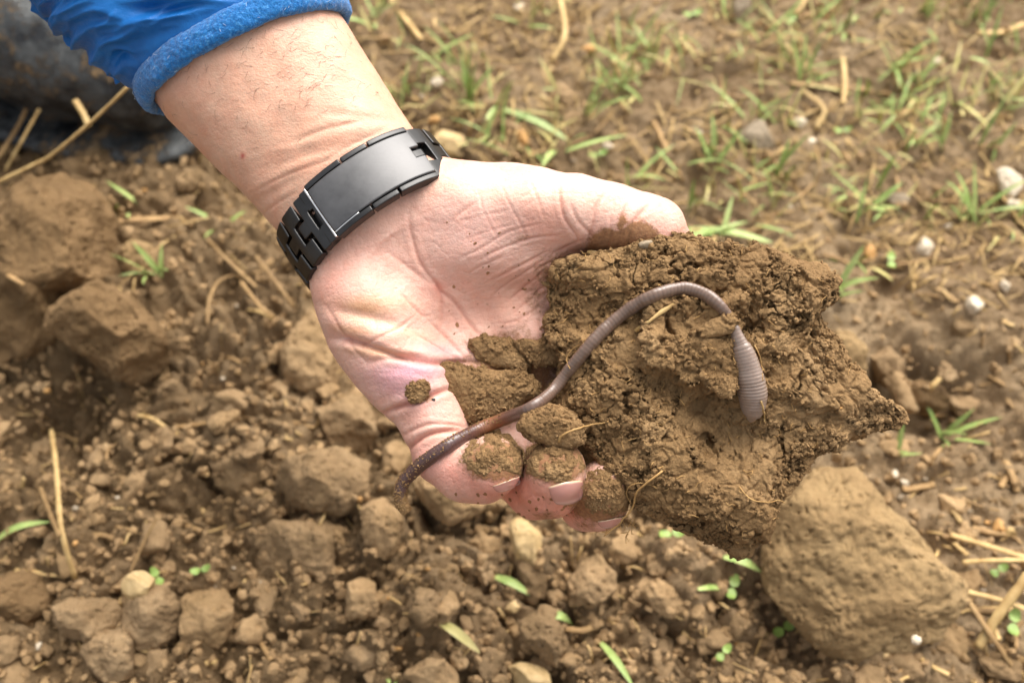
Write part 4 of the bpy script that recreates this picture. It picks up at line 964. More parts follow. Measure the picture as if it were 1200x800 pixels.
# ================================================================ THE FIELD
def wpx(x, y, z=0.0):
    """photo landmark of a point on the ground (for placing named features only)"""
    c = (np.stack([x, y, z + 0 * x], 1) - CM[:3, 3]) @ CM[:3, :3]
    return 600 + FPX * c[:, 0] / -c[:, 2], 400 - FPX * c[:, 1] / -c[:, 2]
def axis_grid(a, b, n, far):
    d = np.linspace(a, b, n); s = d[1] - d[0]; g = []; t = s
    while t < far: t *= 1.32; g.append(t)
    g = np.array(g); return np.r_[(a - g)[::-1], d, b + g]
GX = axis_grid(-0.56, 0.56, 640, 60.0); GY = axis_grid(0.06, 0.86, 480, 60.0)
def ground_h(x, y):
    p = np.stack([x, y, x * 0], 1); n = len(x)
    def bl(px_, py_, s, h): c = G(px_, py_); return h * np.exp(-(((x - c[0]) ** 2 + (y - c[1]) ** 2) / s ** 2))
    z = 0.010 * fbm(p / 0.16, 3, 201)
    crumb = np.clip(sstep(0.22, -0.12, x - 0.35 * (0.30 - y)) + 0.12, 0, 1) * sstep(0.62, 0.36, y + 0.5 * np.clip(x, 0, 1))       # loose tilth left and near, crusted right and far
    crumb = 0.36 + 0.64 * crumb
    wq = p + 0.006 * np.stack([perlin(p / 0.02, 210), perlin(p / 0.02, 211), x * 0], 1)
    for sc, am, sd_ in ((0.042, 0.019, 221), (0.020, 0.0125, 222), (0.0095, 0.0062, 223), (0.0048, 0.0028, 224)):
        f1, f2, c = worley(wq / sc + sd_, sd_, True)
        z = z + crumb * am * (np.sqrt(np.clip(1 - (f1 / 0.72) ** 2, 0, 1)) * (0.15 + 0.85 * c) - 0.4)
    z = z + 0.0050 * fbm(p / 0.022, 4, 230) + (0.0018 + 0.0012 * crumb) * fbm(p / 0.006, 3, 231) - 0.006 * crumb * np.exp(-(perlin(wq / 0.026, 232) / 0.07) ** 2)
    z = z - 0.012 * sstep(0.25, 0.6, perlin(p / 0.05, 235)) * (1 - 0.5 * crumb)
    z = z + bl(60, 330, 0.055, 0.022) + bl(1150, 400, 0.05, 0.016) + bl(1000, 400, 0.04, 0.008) + bl(330, 200, 0.05, -0.008)
    z = z + bl(45, 480, 0.024, -0.026) + bl(1085, 455, 0.022, -0.036) + bl(1060, 450, 0.014, -0.02) + bl(915, 745, 0.02, -0.014) + bl(230, 470, 0.02, -0.008)
    r = np.hypot(x, y - 0.4); return z * (0.25 + 0.75 * sstep(3.0, 0.9, r))
XX, YY = np.meshgrid(GX, GY, indexing='ij'); ZZ = ground_h(XX.ravel(), YY.ravel()).reshape(XX.shape)
gv = np.stack([XX.ravel(), YY.ravel(), ZZ.ravel()], 1); idx = np.arange(XX.size).reshape(XX.shape)
gf = np.stack([idx[:-1, :-1], idx[1:, :-1], idx[1:, 1:], idx[:-1, 1:]], -1).reshape(-1, 4)
ground = obj('ground', gv, gf, M['ground'], local=False, kind='structure', base=(0, 0, 0))
dry = sstep(-0.25, 0.30, gv[:, 0] + 0.55 * (gv[:, 1] - 0.32) + 0.10 * fbm(gv / 0.09, 3, 240))
vcol(ground, np.stack([dry, dry, dry, dry * 0 + 1], 1))
_ix0 = np.searchsorted(GX, -0.56 + 1e-9) ; _gx = np.linspace(-0.56, 0.56, 640); _gy = np.linspace(0.06, 0.86, 480)
ZI = ZZ[np.searchsorted(GX, _gx[0] - 1e-6):][:640][:, np.searchsorted(GY, _gy[0] - 1e-6):][:, :480]
def gz(x, y):
    i = np.clip((np.asarray(x) + 0.56) / 1.12 * 639, 0, 638.99); j = np.clip((np.asarray(y) - 0.06) / 0.80 * 479, 0, 478.99)
    a, b = i.astype(int), j.astype(int); u, w = i - a, j - b
    return ZI[a, b] * (1 - u) * (1 - w) + ZI[a + 1, b] * u * (1 - w) + ZI[a, b + 1] * (1 - u) * w + ZI[a + 1, b + 1] * u * w
def GG(px_, py_, lift=0.0):
    q = G(px_, py_)
    for _ in range(4): q = G(px_, py_, float(gz(q[0], q[1])) + lift)
    return q
print('ground', len(gv), round(time.time() - T0, 1))

# named clods
def field_clod(label, poly, lift=0.01, thick=0.55, N=70, seed=1, mat='clod_ground', cat='soil clod', name='field_clod', amp=1.0, pw=0.55, group=None, fine=1.0, top=None):
    pts = np.array(poly, float); cx, cy = pts.mean(0); pts = (pts - [cx, cy]) * (1.0 if mat == 'big_clod' else 1.05) + [cx, cy]; poly = pts.tolist(); q = GG(cx, cy, lift); h0 = h_of(q)
    w = (pts[:, 0].max() - pts[:, 0].min() + pts[:, 1].max() - pts[:, 1].min()) / 2 * (FPX - h0) / FPX
    v, f = disc_blob(poly, h0, w * thick * 0.5, w * thick * 0.7, N, top, pw); r_ = np.random.RandomState(seed); c0 = v.mean(0)
    for _ in range(12):                                              # broken faces
        a = r_.normal(size=3); a[2] = abs(a[2]) * 1.2; a /= np.linalg.norm(a); t = (v - c0) @ a; lim = t.max() * (r_.uniform(0.80, 0.95) if mat == 'big_clod' else r_.uniform(0.62, 0.88)); v = v - np.clip(t - lim, 0, None)[:, None] * a * 0.9
    n = vnormals(v, f)
    if (n[:, 2] * (v[:, 2] - v[:, 2].mean())).sum() < 0: f = f[:, ::-1].copy(); n = -n
    sc = max(0.6, min(1.6, w / 110)); v = soil_disp(v, n, 1.0 * amp, sc, seed, False); f1_, f2_, _c = worley(v / (17 * sc), seed + 3); v = v + n * (2.2 * sc * (_c - 0.5) * sstep(0, .1, f2_ - f1_) - 4 * sc * sstep(.45, .6, perlin(v / 9, seed)))[:, None]; v = smooth_mesh(v, f, 1); n = vnormals(v, f); v = soil_disp_fine(v, n, 0.5 * fine, 1.3, seed + 7)
    return tag(obj(name, v, f, M[mat]), label, cat, group)
FC = [
 ('largest pale brown clod lying on the soil at the lower right, behind the held clod', [(893, 655), (900, 625), (915, 590), (945, 560), (975, 545), (1010, 552), (1040, 575), (1075, 598), (1105, 632), (1128, 668), (1132, 700), (1112, 725), (1085, 745), (1060, 762), (1022, 784), (985, 782), (955, 760), (925, 722), (897, 690)], 0.028, 0.40, 170, 401, 'big_clod'),
 ('pale wedge shaped clod at the left edge of the loose soil, beside the dark gap', [(68, 345), (85, 335), (120, 333), (150, 350), (172, 375), (190, 410), (193, 435), (165, 455), (130, 458), (95, 440), (75, 415), (65, 380)], 0.016, 0.6, 120, 402, 'dark_clod'),
 ('big rough clod mass at the left edge below the boot', [(-60, 300), (0, 258), (40, 215), (80, 198), (112, 212), (138, 240), (146, 280), (138, 310), (110, 335), (80, 345), (70, 400), (78, 432), (50, 458), (10, 470), (-60, 470)], 0.022, 0.5, 160, 403, 'dark_clod'),
 ('block shaped clod left of centre, below the heel of the hand', [(247, 520), (270, 503), (296, 515), (313, 545), (305, 578), (280, 588), (256, 565)], 0.010, 0.7, 70, 404, 'clod_ground'),
 ('wide clod with a pointed left end below the palm edge', [(308, 562), (340, 535), (390, 526), (432, 545), (425, 588), (380, 612), (335, 598)], 0.010, 0.6, 80, 405, 'clod_ground'),
 ('broad low clod above the cluster at the lower left', [(285, 625), (320, 612), (370, 612), (395, 632), (388, 668), (350, 684), (305, 672)], 0.006, 0.5, 80, 406, 'clod_ground'),
 ('oblong smooth clod second from the lower left corner', [(50, 716), (80, 702), (120, 704), (140, 720), (135, 744), (90, 752), (58, 742)], 0.010, 0.7, 70, 407, 'clod_ground'),
 ('rounded clod with a white fleck at the bottom left', [(85, 762), (110, 746), (150, 742), (164, 770), (152, 797), (112, 802)], 0.010, 0.7, 70, 408, 'clod_ground'),
 ('upright brown clod under the tan stone at the lower left', [(142, 712), (160, 692), (190, 690), (208, 715), (205, 752), (185, 775), (158, 768), (144, 740)], 0.010, 0.7, 70, 409, 'clod_ground'),
 ('round brown clod right of the upright one at the lower left', [(207, 708), (225, 688), (252, 686), (270, 705), (270, 738), (250, 765), (222, 762), (208, 735)], 0.010, 0.7, 70, 410, 'clod_ground'),
 ('clod cut by the left picture edge above the lower corner', [(-30, 690), (0, 672), (35, 672), (55, 695), (52, 725), (25, 742), (-30, 745)], 0.010, 0.6, 70, 411, 'dark_clod'),
 ('tall narrow clod under the tail of the worm', [(424, 600), (436, 585), (458, 584), (470, 602), (466, 640), (455, 662), (432, 652), (425, 625)], 0.012, 0.8, 70, 412, 'clod_ground'),
 ('large round clod half hidden under the little and ring fingers', [(488, 560), (520, 530), (560, 540), (590, 575), (588, 602), (550, 614), (510, 606), (486, 585)], 0.014, 0.6, 80, 413, 'clod_ground'),
 ('rounded hexagonal clod below the middle finger', [(668, 685), (680, 660), (702, 654), (720, 672), (719, 700), (704, 724), (682, 718), (669, 702)], 0.010, 0.8, 70, 414, 'clod_ground'),
 ('flat slab of soil near the bottom middle', [(608, 722), (630, 716), (655, 735), (668, 760), (662, 784), (640, 780), (618, 755)], 0.008, 0.5, 70, 415, 'clod_ground'),
 ('small clod below the worm tail, third row down', [(474, 708), (490, 690), (508, 694), (517, 712), (505, 733), (485, 734)], 0.010, 0.8, 60, 416, 'clod_ground'),
 ('angular upright clod at the bottom left of centre', [(402, 690), (418, 676), (436, 682), (444, 705), (440, 732), (418, 738), (404, 718)], 0.010, 0.8, 60, 417, 'clod_ground'),
 ('thin slanting slab of soil under the held clod', [(750, 690), (770, 680), (800, 695), (806, 715), (790, 724), (762, 712)], 0.006, 0.5, 60, 418, 'clod_ground'),
 ('flat clod cut by the bottom picture edge', [(472, 790), (490, 776), (520, 774), (540, 795), (530, 815), (480, 815)], 0.010, 0.6, 60, 419, 'clod_ground'),
 ('large clod touching the edge of the palm from below', [(322, 400), (340, 372), (372, 366), (398, 390), (404, 430), (396, 462), (360, 476), (330, 452)], 0.012, 0.6, 90, 420, 'clod_ground'),
 ('clod below the edge of the palm beside the wrist side', [(372, 478), (398, 462), (432, 470), (448, 500), (436, 530), (400, 536), (376, 512)], 0.010, 0.7, 70, 421, 'clod_ground'),
 ('small flat clod among crumbs left of the palm', [(240, 470), (262, 456), (290, 460), (298, 478), (276, 490), (248, 486)], 0.010, 0.7, 60, 422, 'clod_ground'),
 ('smooth pinkish clod just right of the held clod', [(974, 400), (985, 386), (1003, 390), (1018, 410), (1014, 436), (996, 442), (980, 425)], 0.014, 0.6, 60, 423, 'big_clod'),
 ('dark clod sitting in the hollow at the right', [(1062, 458), (1080, 446), (1104, 452), (1112, 474), (1096, 490), (1070, 486)], -0.002, 0.8, 60, 424, 'dark_clod'),
 ('rounded clod hanging over the hollow at the right', [(1022, 420), (1044, 408), (1062, 420), (1064, 446), (1046, 458), (1026, 446)], 0.004, 0.7, 60, 425, 'clod_ground'),
 ('pale clod above the wedge shaped clod, beside the grass sprout', [(142, 290), (158, 280), (176, 286), (184, 308), (172, 326), (150, 322)], 0.008, 0.7, 60, 426, 'big_clod'),
]
for l, p, li, th_, N_, sd_, mt in FC: field_clod(l, p, li * 0.75, th_, N_, sd_, mt)
for l, p, li, mt, sd_ in [('tan stone below the ring finger', [(590, 622), (604, 608), (624, 606), (640, 626), (638, 656), (620, 671), (600, 654)], 0.010, 'tan_stone', 431), ('yellowish stone cut by the bottom edge, left of centre bottom', [(592, 785), (612, 776), (640, 780), (648, 800), (630, 815), (600, 812)], 0.008, 'tan_stone', 432),
                          ('tan stone lying on top of the upright clod at lower left', [(138, 690), (150, 672), (168, 668), (184, 684), (178, 700), (158, 706)], 0.020, 'tan_stone', 433), ('flat grey stone among the grass above the thumb tip', [(862, 160), (876, 140), (900, 142), (910, 168), (896, 184), (872, 178)], 0.004, 'grey_stone', 434),
                          ('grey stone at the top edge right of centre', [(856, 6), (866, -6), (880, -4), (882, 16), (870, 26), (858, 20)], 0.006, 'grey_stone', 435), ('round grey brown stone in the grass at the right', [(1036, 236), (1042, 226), (1056, 224), (1066, 234), (1062, 248), (1046, 252)], 0.006, 'grey_stone', 436),
                          ('pale stone beside the wristwatch clasp', [(496, 160), (516, 150), (540, 158), (552, 176), (536, 188), (508, 182)], 0.002, 'tan_stone', 437), ('whitish grey lump at the right picture edge', [(1170, 200), (1184, 192), (1198, 208), (1200, 232), (1186, 238), (1174, 222)], 0.006, 'white_stone', 438)]:
    field_clod(l, p, li, 0.5, 50, sd_, mt, 'stone', 'stone', 0.25, 0.6, None, 0.25)
print('clods', round(time.time() - T0, 1))

# countable loose clods: a dozen shapes, copied
protos = []
for k, (v, f) in enumerate(crumb_protos(10, 3, 0.42, 0.7)):
    n = vnormals(v, f); v = soil_disp_fine(v * 20, n, 0.5, 1.3, 500 + k * 3) / 20; me = new_mesh('loose_clod', v, f); me.materials.append(M['clod_ground']); protos.append(me)
r = np.random.RandomState(77); cnt = 0; tries = 0; spots = []
while cnt < 285 and tries < 9000:
    tries += 1; px_, py_ = r.uniform(-10, 1210), r.uniform(20, 805)
    near = (1 - px_ / 1200) * 0.55 + py_ / 800 * 0.55
    if r.rand() > near ** 1.9 + 0.10: continue
    if 330 < px_ < 1000 and 60 < py_ < 540 and (py_ - 240) < 0.95 * (px_ - 330) + 90 and not (px_ > 560 and py_ < 190) and not (px_ > 930 and py_ < 320): continue
    q = GG(px_, py_); s = 0.0035 + 0.0085 * r.rand() ** 2.2
    if any((q[0] - a) ** 2 + (q[1] - b) ** 2 < (0.75 * (s + c)) ** 2 for a, b, c in spots): continue
    spots.append((q[0], q[1], s)); o = bpy.data.objects.new('loose_clod', protos[cnt % 10]); COL.objects.link(o)
    o.location = (q[0], q[1], q[2] - s * 0.05); o.rotation_euler = tuple(r.uniform(-.5, .5, 2)) + (r.uniform(0, 6.28),); o.scale = (s * r.uniform(.9, 1.25), s, s * r.uniform(.8, 1.1))
    tag(o, 'small loose brown lump of soil among many on the field', 'soil clod', 'small loose clods scattered over the field'); cnt += 1
# grit and crumbs nobody could count
n = 10000; px_ = r.uniform(-20, 1220, n); py_ = r.uniform(-10, 815, n); q = np.array([GG(a, b) for a, b in zip(px_, py_)])
keep = r.rand(n) < np.clip(1.15 - px_ / 1600 + (py_ - 500) / 900, 0.25, 1); q = q[keep]; s = 0.0010 + 0.0032 * r.rand(len(q)) ** 2.2
v, f = scatter_mesh(q + [0, 0, 0.0006], s, crumb_protos(10, 1, 0.5)); obj('soil_crumbs', v, f, M['clod_ground'], local=False, kind='stuff', smooth=False, base=(0, 0.3, 0))

# ---------------------------------------------------------------- pebbles
for l, x, y, rr, mt in [('white pebble in the loose soil left of the lower stems', 88, 595, 0.0021, 'white_stone'), ('white pebble near the bottom left corner', 45, 757, 0.0020, 'white_stone'), ('bright white pebble above the palm, among grass', 714, 173, 0.0050, 'white_stone'), ('ivory angular pebble right of the held clod tip', 1082, 290, 0.0065, 'white_stone'),
                         ('long pale pebble at the right, below the ivory one', 1142, 359, 0.0062, 'white_stone'), ('tiny white pebble above the ivory angular one', 1111, 266, 0.0030, 'white_stone'), ('white pebble, upper of the pair above the big clod', 1048, 555, 0.0026, 'white_stone'), ('white pebble, lower of the pair above the big clod', 1060, 566, 0.0028, 'white_stone'),
                         ('white fleck on the lower right of the big clod', 1073, 749, 0.0026, 'white_stone'), ('ivory pebble in the grass right of the grey flat stone', 936, 144, 0.0050, 'white_stone'), ('small white pebble below the ivory one in the grass', 952, 166, 0.0034, 'white_stone'), ('white pebble at the top edge above the hand', 608, 9, 0.0046, 'white_stone'),
                         ('whitish pebble in the upper right grass', 1098, 74, 0.0055, 'white_stone'), ('pinkish pale pebble beside the first grass tuft', 512, 98, 0.0052, 'white_stone'), ('ochre pebble at the top centre', 690, 57, 0.0052, 'orange_stone'), ('ochre pebble above the watch', 508, 141, 0.0048, 'orange_stone'),
                         ('ochre pebble left of the ivory angular one', 1020, 296, 0.0048, 'orange_stone'), ('orange pebble at the right edge above the stems', 1172, 616, 0.0040, 'orange_stone'), ('ochre fleck on the upper left of the big clod', 960, 633, 0.0022, 'orange_stone'), ('tan pebble above the thumb, near the long leaf', 612, 162, 0.0056, 'orange_stone'),
                         ('small orange pebble near the bottom, left of the big clod', 862, 752, 0.0024, 'orange_stone'), ('pale pebble at the top right under the straw', 1188, 240, 0.0050, 'white_stone'), ('pale pebble below the yellow blade', 600, 712, 0.0036, 'tan_stone'), ('white chip beside the right edge hollow', 1178, 335, 0.0036, 'white_stone')]:
    q = GG(x, y, rr * 0.3 + (0.030 if 'big clod' in l and 'fleck' in l else 0)); pebble(l, 0, 0, rr, mt, world=q, seed=int(x), rot=x * .1)
for k in range(70):
    x, y = r.uniform(420, 1200), r.uniform(0, 800)
    if r.rand() < 0.4: x = r.uniform(0, 420)
    q = GG(x, y, 0.001); pebble('tiny pale grain of grit lying in the soil', 0, 0, r.uniform(.0008, .0020), r.choice(['white_stone', 'tan_stone', 'orange_stone', 'grey_stone']), world=q, name='grit_grain', cat='grit', seed=k, group='tiny pale grains of grit')

# ---------------------------------------------------------------- plants
def blade(base, az, L, w, lean, curl, twist=0.0, seg=7):
    V = []; F = []; p = np.array(base, float); e = lean; d = L / seg
    sd_ = np.array([-math.sin(az + twist), math.cos(az + twist), 0])
    for k in range(seg + 1):
        t = k / seg; ww = w * (0.55 + 0.9 * t) if t < 0.35 else w * (1 - ((t - 0.35) / 0.65) ** 2.2) * 0.87; ww = max(ww, w * 0.04)
        up = np.array([math.cos(az) * math.sin(e), math.sin(az) * math.sin(e), math.cos(e)]); nn = np.cross(sd_, up)
        V += [p + sd_ * ww / 2, p + nn * ww * 0.18, p - sd_ * ww / 2]
        p = p + up * d; e += curl / seg
    for k in range(seg): a = 3 * k; F += [(a, a + 1, a + 4, a + 3), (a + 1, a + 2, a + 5, a + 4)]
    return np.array(V), F
def tuft(label, x, y, n, L, w=0.0030, lean=0.35, az0=None, spread=3.14, mat='grass', name='grass_tuft', cat='grass tuft', seed=0, curl=0.7, group=None):
    rr = np.random.RandomState(seed + int(x) * 7 + int(y)); q = GG(x, y); t = thing(name, label, cat, tuple(q), group)
    for k in range(n):
        az = (az0 if az0 is not None else rr.uniform(0, 6.28)) + rr.uniform(-spread, spread); b = q + np.array([rr.normal(0, .0025), rr.normal(0, .0025), -.001])
        v, f = blade(b, az, L * rr.uniform(.55, 1.1), w * rr.uniform(.7, 1.2), lean * rr.uniform(.3, 1.3), curl * rr.uniform(.2, 1.3), rr.normal(0, .3))
        obj('blade', v, f, M[mat], t, local=False)
UPR = math.pi / 2
for l, x, y, n, L, w, le in [('densest grass tuft, above the wristwatch', 548, 118, 9, .042, .0032, .35), ('single tall blade standing right of the densest tuft', 586, 142, 2, .050, .0036, .12), ('broad blades lying by the centre top above the palm', 664, 172, 3, .052, .0050, .9), ('young tuft at the top centre, right of the tall blade', 688, 140, 5, .040, .0036, .3),
                              ('thin tuft beside the bright white pebble', 726, 112, 5, .040, .0030, .35), ('tuft of short blades above the bent thumb', 815, 250, 3, .032, .0040, .15), ('flat blades just above the top edge of the held clod', 846, 276, 5, .046, .0040, 1.25), ('tuft left of the flat grey stone', 836, 186, 5, .030, .0040, .5),
                              ('tuft rising over the flat grey stone', 912, 205, 5, .040, .0042, .4), ('tuft at the top right of centre', 944, 96, 7, .040, .0038, .5), ('single blade with a hooked tip right of the grey stone', 992, 30, 3, .036, .0036, .2), ('tuft in the straw at the upper right', 1046, 82, 7, .040, .0040, .7),
                              ('tall pale blade standing alone at the right', 1028, 226, 2, .042, .0040, .08), ('spreading tuft beside the round grey brown stone', 1012, 246, 5, .032, .0036, .8), ('pair of leaning blades in the upper right field', 1106, 180, 4, .038, .0040, .35), ('upright pale blade near the right edge', 1156, 176, 3, .038, .0038, .15),
                              ('large loose tuft at the right edge, below the pale blade', 1142, 258, 9, .040, .0038, .8), ('grass tuft by the right tip of the held clod', 1106, 512, 8, .030, .0036, .9), ('low sprout at the right of the jagged clod tip', 1044, 526, 4, .024, .0030, .8), ('small tuft right of the held clod, top side', 986, 346, 6, .028, .0040, .6),
                              ('sprout of thin blades below the boot', 184, 318, 6, .032, .0034, .6), ('grass sprout at the left picture edge below the boot', 8, 272, 4, .028, .0036, .5), ('green blades behind the wrist, left of the watch', 262, 262, 4, .026, .0034, 1.2), ('small blades beside the mud left of the watch', 150, 246, 3, .022, .0030, .5),
                              ('tuft at the top edge above the sleeve', 440, 24, 5, .034, .0036, .8), ('thin tuft at the upper right corner', 1150, 24, 6, .034, .0034, .5), ('tuft at the top edge in the right half', 1082, 16, 5, .034, .0034, .4), ('short green sprig below the middle of the palm edge', 456, 792, 2, .010, .0030, .4)]:
    tuft(l, x, y, n, L, w, le)
rr = np.random.RandomState(5); parts = []; parts2 = []
for _ in range(2600):
    x, y = rr.uniform(430, 1210), rr.uniform(-10, 330) ** 1.0
    if rr.rand() > 0.25 + 0.75 * math.exp(-((y - 110) / 110) ** 2) or (x > 0 and perlin(np.array([[x / 70, y / 45, 3.3]]), 907)[0] < rr.uniform(-.12, .45)): continue
    b = GG(x, y); v, f = blade(b, rr.uniform(0, 6.28), rr.uniform(.008, .040), rr.uniform(.0010, .0034), rr.uniform(.1, 1.2), rr.uniform(0, 1.0), rr.normal(0, .4), 5); (parts if rr.rand() < .6 else parts2).append((v, f))
v, f = join(parts); obj('grass', v, f, M['grass'], local=False, kind='stuff', base=(0, .4, 0)); v, f = join(parts2); obj('yellowing_grass', v, f, M['grass_yellow'], local=False, kind='stuff', base=(0, .4, 0))
def leafblade(label, x0, y0, x1, y1, w, mat='grass', arch=.004, name='loose_grass'):
    a, b = GG(x0, y0, .002), GG(x1, y1, .003); V = []; F = []; n = 9; d = b - a; s_ = np.cross(d, [0, 0, 1]); s_ /= np.linalg.norm(s_)
    for k in range(n):
        t = k / (n - 1); p = a + d * t + np.array([0, 0, arch * math.sin(math.pi * t)]); ww = w * (math.sin(math.pi * (0.12 + 0.86 * t)) ** .7); V += [p + s_ * ww / 2, p + np.array([0, 0, -ww * .15]), p - s_ * ww / 2]
    for k in range(n - 1): q_ = 3 * k; F += [(q_, q_ + 1, q_ + 4, q_ + 3), (q_ + 1, q_ + 2, q_ + 5, q_ + 4)]
    tag(obj(name, np.array(V), F, M[mat], local=False), label, 'grass blade')
leafblade('short green blade lying below the ring finger', 580, 675, 622, 697, .0042); leafblade('yellow blade lying on the soil near the bottom middle', 514, 727, 562, 764, .0046, 'grass_yellow'); leafblade('green blade reaching the bottom edge under the held clod', 702, 750, 742, 804, .0034)
leafblade('green blade entering from the left picture edge', -12, 642, 58, 611, .0038, 'grass', .008); leafblade('small curled green blade below the middle finger', 641, 723, 672, 732, .0040, 'grass', .008); leafblade('blurred green blade beside the big clod, under the held clod tip', 848, 652, 892, 670, .0042)
leafblade('long green leaf lying above the palm', 590, 128, 668, 166, .0058); leafblade('long pale leaf lying along the top edge of the held clod', 806, 268, 905, 284, .0050); leafblade('thin blade lying under the low seedling', 818, 690, 852, 692, .0028)
def seedling(label, x, y, L=.006, az=0.6, lift=.004):
    q = GG(x, y); t = thing('seedling', label, 'seedling', tuple(q)); c = q + np.array([0, 0, lift])
    v, f = tube(np.array([q - [0, 0, .002], c]), .0005, 5); obj('stem', v, f, M['leaf'], t, local=False)
    for s_ in (0, math.pi):
        V = [c]; n = 14; a = az + s_; ux = np.array([math.cos(a), math.sin(a), 0.25]); uy = np.array([-math.sin(a), math.cos(a), 0])
        for k in range(n): th = 2 * math.pi * k / n; V.append(c + ux * (L * .55 + L * .5 * math.cos(th)) + uy * L * .40 * math.sin(th) + np.array([0, 0, .0006 * math.cos(2 * th)]))
        V = np.array(V); V[0] = V[1:].mean(0) - [0, 0, .0006]; top_ = [(0, 1 + k, 1 + (k + 1) % n) for k in range(n)]
        obj('cotyledon', V, top_, M['leaf'], t, local=False)
for l, x, y, L, az in [('bright seedling left of the big clod', 857, 692, .0062, 1.2), ('two leaved seedling in the dark under the big clod', 916, 740, .0060, .5), ('tiny round seedling at the lower left', 238, 671, .0046, .3), ('seedling between the stems at the right edge', 1184, 733, .0066, 1.2), ('faint seedling near the bottom, left of the big clod', 846, 768, .0048, .8),
                     ('small seedling above the hollow, right of the clod', 1042, 311, .0060, 1.4), ('dark green seedling beside the tan stone', 187, 680, .0052, 2.2), ('pale seedling under the lower edge of the held clod', 786, 629, .0064, .2), ('round leaved seedling by the right tip of the held clod', 1064, 478, .0062, .2),
                     ('seedling beside the palm among the grass at top', 700, 186, .0062, .4), ('seedling at the upper edge right of the top grey stone', 925, 30, .0060, .9), ('seedling at the right, level with the big clod top', 1166, 672, .0050, .5), ('small seedling in the grass at upper centre', 810, 22, .0070, .3), ('seedling under the upper right straw', 985, 158, .0060, .1)]:
    seedling(l, x, y, L, az)

